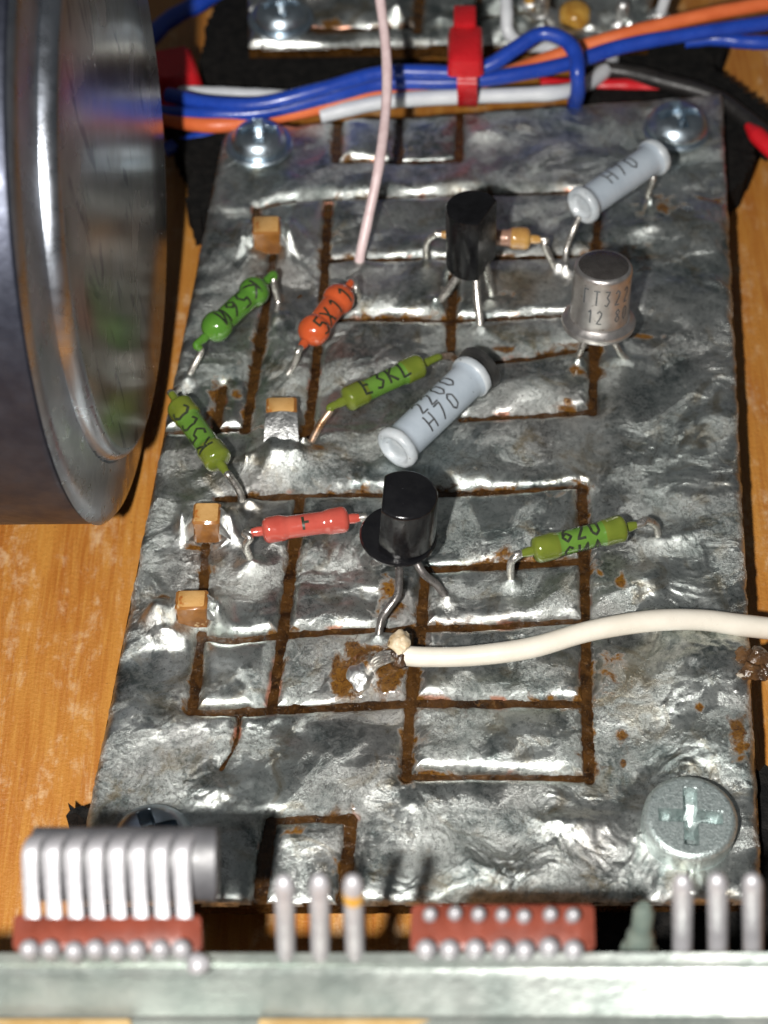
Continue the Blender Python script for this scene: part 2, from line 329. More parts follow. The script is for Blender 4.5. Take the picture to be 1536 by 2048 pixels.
def board(name, label, corners, nu, nv, grooves, mounds, stains, gloss, thick, seed, zlift=0.0, flat=()):
    """corners TL, TR, BR, BL (photo px on the plane z=zlift); grooves: (half width cm, [px points])"""
    C = [P(*c, zlift) for c in corners]
    u = np.linspace(0, 1, nu)[None, :]; v = np.linspace(0, 1, nv)[:, None]
    def bil(k): return (C[0][k]*(1-u)+C[1][k]*u)*(1-v)+(C[3][k]*(1-u)+C[2][k]*u)*v
    X, Y = bil(0), bil(1)
    Wd = (C[1]-C[0]).length*.5+(C[2]-C[3]).length*.5; Hd = (C[3]-C[0]).length
    de = np.minimum(np.minimum(u, 1-u)*Wd+0*v, np.minimum(v, 1-v)*Hd+0*u)+.012*fbm(X*5, Y*5, seed+900, 3)-.004
    G = np.full(X.shape, 9.0)
    for hw, pts in grooves:
        q = [P(a, b, zlift) for a, b in pts]
        for a, b in zip(q[:-1], q[1:]):
            ax, ay, bx, by = a.x, a.y, b.x, b.y; L2 = (bx-ax)**2+(by-ay)**2
            t = np.clip(((X-ax)*(bx-ax)+(Y-ay)*(by-ay))/L2, 0, 1)
            G = np.minimum(G, np.hypot(X-ax-t*(bx-ax), Y-ay-t*(by-ay))-hw)
    G = G+.008*fbm(X*6, Y*6, seed+500, 4)+.006*fbm(X*1.8, Y*1.8, seed+520, 2)
    D = np.minimum(G, de)
    # relief: solder wiped over the copper, swirled and wrinkled
    wx = X+.16*fbm(X*1.6, Y*1.6, seed+1, 3); wy = Y+.16*fbm(X*1.6, Y*1.6, seed+2, 3)
    amp = np.clip(.62+.95*fbm(X*.75, Y*.75, seed+3, 3), .10, 1.5)*(1-.45*np.exp(-np.clip(G, 0, 9)/.30))
    for (px, py, rx, ry, s_) in flat:
        p = P(px, py, zlift); k = np.exp(-(((X-p.x)/cm(rx, p))**2+((Y-p.y)/(cm(ry, p)*1.25))**2)); amp = np.maximum(.05, amp+s_*k)
    ca, sa = math.cos(R(24)), math.sin(R(24))
    ca, sa = math.cos(R(24)), math.sin(R(24)); sx_ = wx*ca+wy*sa; sy_ = -wx*sa+wy*ca
    CK = .06+.94*sstep(-.42, .66, fbm(sx_*1.0, sy_*2.6, seed+61, 6, .62)+.25*fbm(wx*1.3, wy*1.7, seed+66, 3)+.25*(amp-.62))
    sx = wx*ca+wy*sa; sy = -wx*sa+wy*ca
    H = .046*fbm(wx*1.1, wy*1.25, seed+4, 2)
    H = H+amp*(.021*fbm(wx*2.4, wy*2.6, seed+5, 4, .5)+.0035*ridge(sx*2.0, sy*5.5, seed+6, 3)+.0042*(.2+CK)*fbm(wx*17, wy*17, seed+7, 3, .6))
    am2 = sstep(.05, .55, fbm(X*1.1, Y*1.1, seed+11, 2))
    H = H+am2*CK*.0055*ridge(wx*6, wy*6, seed+12, 2)
    for (px, py, rx, ry, h) in mounds:
        if rx <= 30 and h < .065 and ry < 27: h *= 1.7; rx *= .85; ry *= .85
        p = P(px, py, zlift); k = ((X-p.x)/cm(rx, p))**2+((Y-p.y)/(cm(ry, p)*1.25))**2
        k = k*(1+.45*fbm(X*3.5, Y*3.5, seed+41, 2)); H = H+h*np.exp(-k*1.3); CK = CK*(1-.75*np.exp(-k*1.1))
    rr = random.Random(seed)
    for _ in range(46):                          # scratches and burrs in the solder
        a_, b_ = rr.random(), rr.random(); x0 = (C[0]*(1-a_)+C[1]*a_)*(1-b_)+(C[3]*(1-a_)+C[2]*a_)*b_
        g_ = R(rr.gauss(25, 45)); l_ = rr.uniform(.1, .5); x1 = x0.x+l_*math.cos(g_); y1 = x0.y+l_*math.sin(g_)
        t = np.clip(((X-x0.x)*(x1-x0.x)+(Y-x0.y)*(y1-x0.y))/(l_*l_), 0, 1)
        H = H+rr.choice([-1, 1])*rr.uniform(.004, .010)*np.exp(-(np.hypot(X-x0.x-t*(x1-x0.x)-.02*np.sin(t*5), Y-x0.y-t*(y1-x0.y))/.010)**2)
    base = .042
    prof = 1-np.exp(-np.clip(D, 0, 9)/.030)
    Z = zlift-base+(base+H+.012)*prof
    Z = np.where(D <= 0, zlift-base-.02, np.maximum(Z, zlift-base+.004*np.clip(D/.01, 0, 1)))
    S_ = np.zeros(X.shape)
    for (px, py, rx, ry, s_) in stains:
        p = P(px, py, zlift); k = ((X-p.x)/cm(rx, p))**2+((Y-p.y)/(cm(ry, p)*1.25))**2; S_ = np.maximum(S_, s_*np.exp(-k))
    S_ = np.maximum(S_, .74*np.exp(-np.clip(G, 0, 9)/.045)*sstep(-.15, .35, fbm(X*1.7, Y*1.7, seed+21, 3)))
    E = np.exp(-(np.clip(G-.008, 0, 9)/.008)**2)
    GL = CK
    root = thing(name, label, 'circuit board', (C[0]+C[1]+C[2]+C[3])/4)
    loc = wloc(root)
    # islands of copper between the cuts: each one its own mesh
    solid = (D > 0); lab = -np.ones(X.shape, np.int32).ravel(); sol = solid.ravel(); n = 0; sizes = []
    order = np.flatnonzero(sol)
    sl = sol.tolist(); lb = lab.tolist(); tot = nu*nv
    for s0 in order.tolist():
        if lb[s0] >= 0: continue
        st = [s0]; lb[s0] = n; cnt = 0
        while st:
            i = st.pop(); cnt += 1; c_ = i % nu
            if c_ > 0 and sl[i-1] and lb[i-1] < 0: lb[i-1] = n; st.append(i-1)
            if c_ < nu-1 and sl[i+1] and lb[i+1] < 0: lb[i+1] = n; st.append(i+1)
            if i >= nu and sl[i-nu] and lb[i-nu] < 0: lb[i-nu] = n; st.append(i-nu)
            if i+nu < tot and sl[i+nu] and lb[i+nu] < 0: lb[i+nu] = n; st.append(i+nu)
        sizes.append(cnt); n += 1
    lab = np.array(lb, np.int32).reshape(X.shape)
    fl = np.maximum(np.maximum(lab[:-1, :-1], lab[:-1, 1:]), np.maximum(lab[1:, :-1], lab[1:, 1:]))
    idx = np.arange(tot).reshape(X.shape)
    quads = np.stack([idx[1:, :-1], idx[1:, 1:], idx[:-1, 1:], idx[:-1, :-1]], -1)
    co = np.stack([X-loc.x, Y-loc.y, Z-loc.z], -1).reshape(-1, 3)
    big = int(np.argmax(sizes)) if sizes else -1
    for r in range(n):
        if sizes[r] < 60: continue
        q = quads[fl == r]
        used, inv = np.unique(q, return_inverse=True); inv = inv.reshape(q.shape)
        nm = 'ground_plane' if r == big else 'copper_pad'
        me = bpy.data.meshes.new(nm); nq = len(q)
        me.vertices.add(len(used)); me.vertices.foreach_set('co', co[used].ravel().astype(np.float32))
        me.loops.add(nq*4); me.loops.foreach_set('vertex_index', inv.ravel().astype(np.int32))
        me.polygons.add(nq); me.polygons.foreach_set('loop_start', np.arange(0, nq*4, 4, dtype=np.int32))
        me.polygons.foreach_set('use_smooth', np.ones(nq, bool))
        me.update(calc_edges=True)
        for an, arr in (('stain', S_), ('edge', E), ('gloss', GL)):
            a = me.attributes.new(an, 'FLOAT', 'POINT'); a.data.foreach_set('value', arr.ravel()[used].astype(np.float32))
        me.materials.append(M['tin'])
        o = bpy.data.objects.new(nm, me); COL.objects.link(o); o.parent = root
    # laminate under it
    cen = (C[0]+C[1]+C[2]+C[3])/4
    mb = MB(); k = 80; kk = 110; vs = []; fs = []
    for j in range(kk+1):
        for i in range(k+1):
            a, b_ = i/k, j/kk
            p = (C[0]*(1-a)+C[1]*a)*(1-b_)+(C[3]*(1-a)+C[2]*a)*b_
            p = cen+(p-cen)*.9985
            vs.append(Vector((p.x, p.y, zlift-base-.002+.007*math.sin(p.x*31+p.y*13)*math.sin(p.y*27-p.x*7)+random.uniform(-.004, .004))))
    for j in range(kk):
        for i in range(k): q = j*(k+1)+i; fs.append((q+k+1, q+k+2, q+1, q))
    ring = [i for i in range(k+1)]+[j*(k+1)+k for j in range(1, kk+1)]+[kk*(k+1)+i for i in range(k-1, -1, -1)]+[j*(k+1) for j in range(kk-1, 0, -1)]
    nb = len(vs)
    for i in ring: vs.append(vs[i]-Vector((0, 0, thick)))
    m_ = len(ring)
    for i in range(m_): fs.append((ring[i], ring[(i+1) % m_], nb+(i+1) % m_, nb+i))
    fs.append(tuple(nb+i for i in range(m_)))
    mb.add(vs, fs).build('substrate', M['laminate'], root)
    return root

ZW = -.48                                         # table top
# ------------------------------------------------------------------ the setting: the wooden base
mb = MB(); mb.box((0, 14, ZW-.5), (26, 0, 0), (0, 34, 0), (0, 0, .5))
tag(mb.build('tabletop', M['wood'], None, (0, 14, ZW)), 'varnished orange brown wooden surface under the circuit boards', None, None, 'structure')

# ------------------------------------------------------------------ main circuit board
V, Hh = .033, .03
grooves = [
 (V, [(677, 225), (672, 318)]), (.024, [(672, 320), (795, 318), (918, 315)]), (V, [(799, 212), (797, 318)]), (.032, [(921, 205), (918, 315)]),
 (.020, [(512, 412), (560, 402), (640, 395), (890, 386), (1040, 382), (1193, 377)]), (.028, [(1193, 377), (1196, 440), (1192, 505)]),
 (.023, [(652, 516), (760, 513), (900, 512), (1190, 506)]), (.024, [(640, 637), (770, 633), (905, 636), (1040, 630), (1185, 622)]),
 (V, [(657, 405), (650, 516), (645, 600), (632, 720), (625, 790), (612, 885)]),
 (V, [(545, 505), (540, 560), (525, 640), (508, 750), (490, 855)]), (.030, [(512, 412), (510, 440)]),
 (V, [(908, 545), (903, 636), (902, 712)]), (.022, [(965, 722), (1040, 714), (1188, 692)]),
 (V, [(1190, 622), (1190, 690), (1186, 820)]), (.026, [(925, 833), (1050, 828), (1186, 818)]),
 (.024, [(300, 862), (420, 856), (490, 852)]), (.030, [(446, 770), (430, 856)]),
 (.030, [(435, 992), (520, 990), (600, 986)]), (0.024, [(600, 986), (760, 984), (900, 982), (1050, 975), (1170, 968)]),
 (V, [(1165, 968), (1168, 1050), (1170, 1120), (1172, 1240), (1174, 1400), (1180, 1555)]),
 (V, [(602, 986), (590, 1080), (578, 1160), (566, 1260), (553, 1340), (543, 1412)]),
 (V, [(410, 1085), (406, 1180)]), (V, [(402, 1262), (394, 1330), (384, 1420)]),
 (.026, [(402, 1272), (470, 1277), (560, 1265), (700, 1256), (840, 1252), (1000, 1247), (1172, 1235)]),
 (.028, [(852, 1133), (960, 1128), (1060, 1124), (1168, 1118)]), (V, [(852, 1133), (842, 1250), (830, 1330), (820, 1410), (812, 1552)]),
 (.031, [(382, 1420), (470, 1420), (560, 1414), (690, 1408), (820, 1402), (1000, 1402), (1176, 1402)]),
 (.022, [(812, 1550), (1000, 1549), (1180, 1552)]),
 (.012, [(478, 1424), (474, 1470), (462, 1500), (442, 1532)]),
 (.030, [(542, 1638), (620, 1632), (706, 1634)]), (.040, [(542, 1638), (528, 1720), (516, 1830)]), (.040, [(702, 1634), (694, 1720), (686, 1830)]),
]
mounds = [  # px, py, rx, ry, height
 (430, 450, 45, 40, .03), (605, 455, 40, 55, .045), (488, 485, 22, 34, .15), (578, 485, 24, 34, .15), (720, 525, 35, 30, .05), (745, 590, 45, 30, .035),
 (566, 872, 48, 50, .10), (585, 925, 54, 38, .12), (540, 915, 30, 40, .07), (375, 770, 28, 18, .07), (550, 635, 30, 20, .04),
 (500, 1010, 28, 18, .05), (462, 1046, 26, 34, .16), (368, 1050, 20, 34, .12), (505, 1135, 30, 18, .05), (322, 1236, 36, 30, .17), (335, 1275, 50, 24, .09), (438, 1232, 26, 34, .16),
 (755, 1275, 24, 18, .07), (735, 1340, 30, 26, .10), (895, 1200, 24, 14, .035), (1022, 1170, 28, 16, .05), (1320, 1085, 38, 20, .06), (1370, 1070, 50, 22, .04),
 (962, 665, 20, 14, .04), (870, 618, 24, 16, .05), (1158, 728, 20, 12, .04), (1262, 725, 36, 14, .04), (1130, 545, 16, 18, .04), (1112, 540, 14, 14, .04), (853, 520, 16, 12, .03),
 (1300, 410, 20, 14, .04), (1400, 470, 60, 50, .04), (1330, 590, 70, 60, .06), (1400, 650, 60, 50, .05), (1420, 1300, 90, 70, .05), (1310, 1250, 60, 40, .05),
 (420, 1575, 70, 30, .05), (1000, 1740, 90, 40, .05), (1120, 1650, 90, 24, .06), (1400, 1490, 70, 40, .04), (1040, 250, 50, 24, .05), (960, 270, 40, 20, .05), (1010, 210, 30, 12, .04), (850, 260, 50, 34, .03), (735, 262, 50, 34, .03), (930, 940, 60, 30, .03), (1300, 1170, 60, 30, .04),
 (610, 902, 14, 10, .06), (1290, 460, 50, 18, .05), (905, 716, 14, 8, .04)]
stains = [
 (785, 1190, 34, 48, .9), (698, 1345, 44, 56, 1.35), (778, 1350, 38, 44, 1.3), (745, 1305, 50, 22, .9), (785, 1310, 30, 26, 1.1), (895, 1240, 60, 20, .5), (1148, 748, 34, 16, .85), (1135, 806, 14, 10, .8),
 (1285, 672, 60, 8, .95), (1476, 1478, 26, 60, .85), (1225, 1345, 34, 50, .8), (1400, 1420, 12, 12, .9), (1250, 1525, 12, 14, .9), (1245, 1465, 16, 16, .7), (585, 1660, 30, 18, .7),
 (1430, 400, 60, 12, .8), (1320, 420, 60, 40, .55), (1260, 520, 60, 40, .6), (940, 710, 40, 12, .6), (1010, 700, 40, 8, .7), (430, 800, 20, 60, .85), (470, 785, 16, 16, .8), (1010, 1100, 30, 20, .7), (1240, 1170, 12, 18, .8), (1200, 1150, 14, 12, .7),
 (330, 1200, 20, 20, .7), (405, 1092, 36, 10, .95), (560, 1280, 30, 30, .6), (460, 1480, 24, 30, .5), (840, 1220, 24, 40, .7), (640, 910, 24, 12, .8), (500, 860, 40, 12, .8), (1020, 590, 30, 10, .6), (650, 60, 40, 20, .5), (690, 1290, 20, 10, .6), (860, 1060, 20, 40, .6), (1130, 1000, 40, 20, .5)]
flat = [(470, 330, 90, 60, -.8), (600, 340, 80, 40, -.6), (1000, 330, 120, 30, -.5), (960, 420, 70, 40, -.6), (1290, 520, 70, 60, -.5), (1400, 830, 80, 60, -.5), (300, 1350, 80, 70, -.5), (730, 1720, 110, 70, -.7), (440, 1640, 60, 30, -.5), (980, 1480, 130, 50, -.4), (700, 720, 60, 60, -.3),
        (620, 1560, 140, 40, -.3), (1090, 580, 70, 40, -.4), (420, 1740, 60, 50, -.6), (1350, 640, 90, 60, -.4), (420, 1580, 70, 24, 1.0), (1080, 1690, 180, 60, .9), (960, 1780, 200, 30, .8), (1390, 1540, 120, 30, .6), (1030, 250, 110, 50, .7), (1390, 1110, 90, 40, .5)]
board('circuit_board', 'tinned copper circuit board cut into solder covered islands, in the middle of the photo', [(447, 256), (1447, 182), (1528, 1802), (138, 1806)], 660, 900, grooves, mounds, stains, None, .13, 11, 0.0, flat)

# second board at the back
g2 = [(.03, [(500, 20), (640, 55), (820, 50)]), (V, [(840, -40), (835, 60)]), (.03, [(960, -60), (955, 75)]), (.03, [(1100, -60), (1110, 90)]), (.03, [(955, 30), (1110, 25)])]
m2 = [(1010, 60, 20, 16, .12), (1090, 60, 30, 16, .12), (1180, 68, 26, 14, .12), (1260, 60, 24, 14, .12), (790, 30, 30, 16, .06), (880, 45, 26, 14, .07), (1040, 40, 26, 26, .10), (1130, 30, 24, 30, .10), (1230, 40, 28, 24, .09), (700, 20, 40, 20, .05), (900, 10, 40, 20, .05), (1000, 10, 26, 20, .08), (560, 60, 50, 30, .03)]
board('circuit_board', 'second tinned circuit board at the back edge, only its near strip showing', [(490, -230), (1330, -250), (1300, 78), (497, 90)], 260, 150, g2, m2, [(660, 45, 30, 16, .9), (1160, 50, 40, 20, .7), (1060, 20, 20, 20, .6)], None, .13, 57, .02, [(860, 40, 60, 30, -.4)])

# black toothed rubber spacers under the corners
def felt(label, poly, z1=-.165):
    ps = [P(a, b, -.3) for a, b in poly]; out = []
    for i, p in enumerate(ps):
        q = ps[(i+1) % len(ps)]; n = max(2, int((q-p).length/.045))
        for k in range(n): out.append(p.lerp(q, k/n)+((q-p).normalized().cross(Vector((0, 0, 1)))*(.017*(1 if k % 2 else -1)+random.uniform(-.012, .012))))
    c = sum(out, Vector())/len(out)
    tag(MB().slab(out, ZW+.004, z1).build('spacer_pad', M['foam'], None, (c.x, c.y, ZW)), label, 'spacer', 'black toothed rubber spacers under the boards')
felt('black ragged toothed rubber spacer sticking out beneath the corner by the blue tinted screw', [(1185, 78), (1455, 88), (1440, 128), (1400, 150), (1440, 170), (1536, 245), (1560, 290), (1505, 290), (1500, 350), (1480, 385), (1455, 405), (1350, 400), (1150, 170)])
felt('black toothed rubber spacer beneath the board corner beside the metal drum', [(330, 240), (450, 246), (470, 300), (430, 430), (392, 462), (378, 420), (384, 360), (352, 300)])
felt('large black ragged toothed rubber spacer below the near edge of the back board', [(470, -40), (640, -20), (830, 70), (822, 96), (805, 120), (775, 145), (700, 196), (560, 205), (430, 190), (405, 150), (418, 80), (440, 20)], -.13)
felt('black toothed rubber spacer by the large cross head screw, widened as a stand-in for shade in the near gap', [(1470, 1560), (1580, 1552), (1590, 1950), (1190, 1950), (1200, 1780), (1400, 1700)])  # left part added: black slab in place of shade below the near edge
felt('tiny black rubber scrap beside the board edge above the row of white pins', [(140, 1632), (230, 1632), (230, 1652), (142, 1650)])

# ------------------------------------------------------------------ stroke lettering wrapped on bodies
GL = {
 '0': [[(.1, .2), (.1, .8), (.3, 1), (.5, .8), (.5, .2), (.3, 0), (.1, .2)]], '1': [[(.1, .78), (.32, 1), (.32, 0)]],
 '2': [[(.06, .8), (.28, 1), (.5, .8), (.4, .5), (.06, 0), (.52, 0)]], '3': [[(.06, 1), (.5, 1), (.26, .6), (.5, .32), (.3, 0), (.05, .08)]],
 '4': [[(.42, 0), (.42, 1), (.05, .35), (.55, .35)]], '5': [[(.5, 1), (.12, 1), (.08, .58), (.34, .62), (.52, .32), (.34, 0), (.06, .06)]],
 '6': [[(.46, 1), (.16, .6), (.06, .26), (.28, 0), (.52, .24), (.3, .5), (.1, .36)]], '7': [[(.05, 1), (.52, 1), (.22, 0)]],
 '8': [[(.3, .52), (.1, .75), (.3, 1), (.5, .75), (.3, .52), (.06, .24), (.3, 0), (.54, .24), (.3, .52)]],
 'K': [[(.08, 0), (.08, 1)], [(.52, 1), (.1, .48), (.54, 0)]], 'H': [[(.06, 0), (.06, 1)], [(.54, 0), (.54, 1)], [(.06, .5), (.54, .5)]],
 'X': [[(.04, 0), (.54, 1)], [(.04, 1), (.54, 0)]], 'E': [[(.5, 1), (.08, 1), (.08, 0), (.5, 0)], [(.08, .5), (.42, .5)]],
 'L': [[(.08, 1), (.08, 0), (.5, 0)]], 'C': [[(.52, .85), (.3, 1), (.08, .75), (.08, .25), (.3, 0), (.52, .15)]],
 'T': [[(.0, 1), (.6, 1)], [(.3, 1), (.3, 0)]], 'И': [[(.06, 1), (.06, 0), (.54, 1), (.54, 0)]], 'Г': [[(.08, 0), (.08, 1), (.5, 1)]],
 'A': [[(.02, 0), (.3, 1), (.58, 0)], [(.12, .36), (.48, .36)]], '-': [[(.08, .5), (.5, .5)]], '|': [[(.3, 0), (.3, 1)]], 'F': [[(.08, 0), (.08, 1), (.5, 1)], [(.08, .5), (.42, .5)]], '+': [[(.1, 0), (.1, 1)], [(.1, .55), (.5, .55)]], ' ': []}
def lettering(parent, text, fmap, h, wid, mat, gap=.24, step=.012, u0=0, v0=0, asp=1.0):
    mb = MB(); x = u0
    for ch in text:
        for st in GL[ch]:
            pts = [(x+a*h*asp, v0+b*h) for a, b in st]; fine = []
            for (a, b), (c, d) in zip(pts[:-1], pts[1:]):
                n = max(1, int(math.hypot(c-a, d-b)/step))
                for k in range(n): fine.append((a+(c-a)*k/n, b+(d-b)*k/n))
            fine.append(pts[-1]); m = len(fine); vs = []
            for i in range(m):
                a, b = fine[max(i-1, 0)], fine[min(i+1, m-1)]; dx, dy = b[0]-a[0], b[1]-a[1]; l = math.hypot(dx, dy) or 1
                ox, oy = -dy/l*wid/2, dx/l*wid/2; q = fine[i]
                vs += [fmap(q[0]+ox, q[1]+oy), fmap(q[0]-ox, q[1]-oy)]
            mb.add(vs, [(2*i, 2*i+1, 2*i+3, 2*i+2) for i in range(m-1)])
        x += (.6+gap)*h*asp
    return tag(mb.build('lettering', mat, parent), None, None, None, 'stuff')
def textlen(t, h, gap=.24): return len(t)*(.6+gap)*h-gap*h
def axial_map(p0, a, rfun, th0=0.0):              # u along the axis, v round it; reads facing the camera
    a = a.normalized(); mid = p0; n = CAM-mid; n = (n-a*n.dot(a)).normalized(); b = n.cross(a)
    def f(u_, v_):
        r = rfun(u_)*1.012+.0026; g = th0+v_/r
        return p0+a*u_+(n*math.cos(g)+b*math.sin(g))*r
    return f

# ------------------------------------------------------------------ resistors
RG = 'lacquered resistors soldered to the board'
def resistor(label, e0, e1, z, rc, rm, mat, leads, kind='cap', text=None, th0=0.0, tsize=.13, reverse=False, lac=.35, lmat='lead', two=None, ends=None):
    z0, z1 = z if isinstance(z, tuple) else (z, z)
    A, B = P(*e0, z0), P(*e1, z1); a = (B-A); Ln = a.length; a.normalize(); mid = (A+B)/2
    root = thing('resistor', label, 'resistor', Vector((mid.x, mid.y, 0)), RG)
    if kind == 'bulb':
        def rf(t):
            q = min(t, Ln-t); c = rc*1.02
            if q < 0: return .03
            bul = math.sqrt(max(rc*rc-(q-c)**2, 0)) if q < 2*c else 0
            return max(bul, rm if q > c else .02, .03)
    else:
        cl = .26*Ln
        def rf(t):
            q = min(t, Ln-t)
            if q < .05: return .035+(rc-.035)*math.sqrt(max(0, 1-((.05-q)/.05)**2))
            if q < cl-.03: return rc
            if q < cl+.03: return rc+(rm-rc)*(.5-.5*math.cos(math.pi*(q-cl+.03)/.06))
            return rm
    k = 56; prof = [(-.08, .027), (-.035, .036)]+[(Ln*i/k, rf(Ln*i/k)) for i in range(k+1)]+[(Ln+.035, .036), (Ln+.08, .027)]
    ph = random.uniform(0, 6)
    wob = lambda t_, g: 1+(.022*math.sin(t_*13+ph+2*g)+.016*math.sin(t_*29-3*g+ph*2))*(.35 if .22*Ln < t_ < .78*Ln else 1)
    mats = [M[mat], M[{'olive': 'olivemid', 'tan': 'tanmid'}.get(mat, mat)]]
    MB().lathe(A, a, prof, 30, wob=wob, mis=lambda t_: int(.26*Ln < t_ < .74*Ln)).build('body', mats, root, sharp=60)
    for j, (end, sgn, pts) in enumerate(((A, -1, leads[0]), (B, 1, leads[1]))):
        q = [end+a*sgn*.02, end+a*sgn*.12]+[P(*x) for x in pts]
        MB().tube(q, .028, 10, 6).build('lead', M[lmat], root)
        if lac > 0:
            fine = smooth(q, 8); n = max(2, int(len(fine)*lac)); jr = random.Random(j+len(label))
            MB().tube(fine[:n], lambda t: .0325-.003*t, 10, 1).build('lacquer_run', M[mat], root)
    if text:
        if reverse: f = axial_map(B, -a, lambda u_: rf(u_), th0)
        else: f = axial_map(A, a, lambda u_: rf(u_), th0)
        lettering(root, text, f, tsize, .019, M['ink'], .2, u0=(Ln-textlen(text, tsize, .2))/2, v0=-tsize/2)
        if two:
            if reverse: f = axial_map(B, -a, lambda u_: rf(u_), th0-1.9)
            else: f = axial_map(A, a, lambda u_: rf(u_), th0-1.9)
            lettering(root, two, f, tsize, .019, M['ink'], .2, u0=(Ln-textlen(two, tsize, .2))/2, v0=-tsize/2)
    return root
resistor('bright green dumbbell resistor lettered K56, left of the orange resistor', (528, 566), (413, 672), .26, .122, .092, 'green', [[(547, 568, .2), (556, 600, .06), (553, 628, 0)], [(402, 702, .2), (386, 735, .1), (372, 764, 0)]], 'bulb', 'K56И', -.25, .15, False, .45)
resistor('orange dumbbell resistor lettered 5X11', (612, 682), (693, 578), .26, .124, .098, 'orange', [[(597, 704, .18), (588, 728, .08), (574, 752, 0)], [(712, 578, .24), (716, 590, .12), (712, 606, 0)]], 'bulb', '5X11', -.2, .15, False, .18)
resistor('long olive green resistor pointing at the grey tube capacitor marked 2200', (688, 802), (846, 728), .26, .098, .083, 'olive', [[(660, 822, .24), (640, 850, .16), (614, 902, 0)], [(880, 714, .24), (902, 712, .14), (914, 722, 0)]], 'cap', 'E3KL', .45, .14, False, .50, 'leadbrown')
resistor('olive green resistor tucked beside the metal drum at the left edge of the board', (356, 806), (441, 928), .24, .108, .092, 'olive', [[(346, 792, .18), (352, 782, .08), (362, 775, 0)], [(462, 956, .2), (480, 985, .1), (486, 1012, 0)]], 'cap', 'K5CC', .25, .15, True, .22)
resistor('red resistor in front of the black transistor with the flange', (524, 1062), (698, 1038), .26, .094, .082, 'red', [[(500, 1076, .26), (492, 1094, .18), (508, 1134, 0)], [(722, 1036, .24), (738, 1040, .14), (748, 1052, 0)]], 'cap', '+', .2, .10, False, .08)
resistor('olive green resistor lettered 620 on the right of the flanged black transistor', (1064, 1102), (1252, 1055), .26, .098, .086, 'olive', [[(1040, 1108, .26), (1022, 1126, .2), (1022, 1172, 0)], [(1290, 1040, .26), (1312, 1052, .16), (1318, 1086, 0)]], 'cap', '620', .75, .13, False, .05, 'lead', 'CИA')
resistor('small amber and pink resistor half hidden behind the tall black transistor', (902, 470), (1062, 478), .25, .090, .068, 'tan', [[(872, 468, .25), (854, 486, .16), (853, 522, 0)], [(1088, 490, .22), (1100, 515, .12), (1114, 546, 0)]], 'cap', None, 0, .1, False, .0, 'lead')

# ------------------------------------------------------------------ chip capacitors
def chip(label, quad, zt, hmm=.15, fillets=True, front=False):
    """quad: top face px TL TR BR BL at height zt"""
    q = [P(*c, zt) for c in quad]; c = sum(q, Vector())/4
    x = (q[1]-q[0]+q[2]-q[3])/4*1.1; y = (q[0]-q[3]+q[1]-q[2])/4
    root = thing('chip_capacitor', label, 'capacitor', Vector((c.x, c.y, 0)), 'tan ceramic chip capacitors')
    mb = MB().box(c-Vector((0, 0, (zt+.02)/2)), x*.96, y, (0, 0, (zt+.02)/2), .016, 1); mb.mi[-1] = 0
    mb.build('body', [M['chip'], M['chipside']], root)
    if fillets:
        for s in (-1, 1):
            e = c+x*s*1.02; mb = MB()
            n = 14; rows = []
            for i in range(n+1):
                g = i/n; yy = y*(g*2-1)*1.12
                hh = zt*(.93+.08*math.sin(g*9+s)+.05*random.random())*(1-.5*abs(2*g-1)**3)
                w_ = .15*(1+.25*math.sin(g*7+s*2))
                row = [e-x.normalized()*s*.012+yy+Vector((0, 0, hh-zt))]
                for k in range(1, 7):
                    t = k/6; row.append(e+yy+x.normalized()*s*w_*t+Vector((0, 0, hh*(1-t)**2.0-zt-.03*t)))
                rows.append(row)
            vs = [p for r_ in rows for p in r_]; fs = []
            for i in range(n):
                for k in range(6):
                    a = i*7+k; f = (a, a+1, a+8, a+7); fs.append(f if s < 0 else f[::-1])
            mb.add(vs, fs).build('solder_fillet', M['solder'], root, sharp=80)
    if front:
        mb = MB(); rows = []; n = 12; f = -y.normalized()
        for i in range(n+1):
            g = i/n; xx = x*(g*2-1)*(1.0); row = []
            for k in range(11):
                t = k/10; sp = 1+.35*t*t
                row.append(c-y*.75+xx*sp+f*(.02+.46*t)+Vector((0, 0, (.02*math.sin(3.14*g)+.004)*(1-t)-zt*1.08*(t**1.6)+(.012*math.sin(g*8+t*9)*t))))
            rows.append(row)
        vs = [p for r_ in rows for p in r_]; fs = []
        for i in range(n):
            for k in range(10): a = i*11+k; fs.append((a, a+11, a+12, a+1))
        mb.add(vs, fs).build('solder_fillet', M['solder'], root, sharp=80)
    return root
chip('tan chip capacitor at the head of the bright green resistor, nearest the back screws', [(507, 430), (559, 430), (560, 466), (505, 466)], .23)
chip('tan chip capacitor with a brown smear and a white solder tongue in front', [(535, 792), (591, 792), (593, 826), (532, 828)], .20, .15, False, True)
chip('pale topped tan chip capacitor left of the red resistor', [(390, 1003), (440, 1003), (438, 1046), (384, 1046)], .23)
chip('browner tan chip capacitor soldered close to the left board edge', [(357, 1178), (412, 1178), (415, 1216), (347, 1218)], .23)

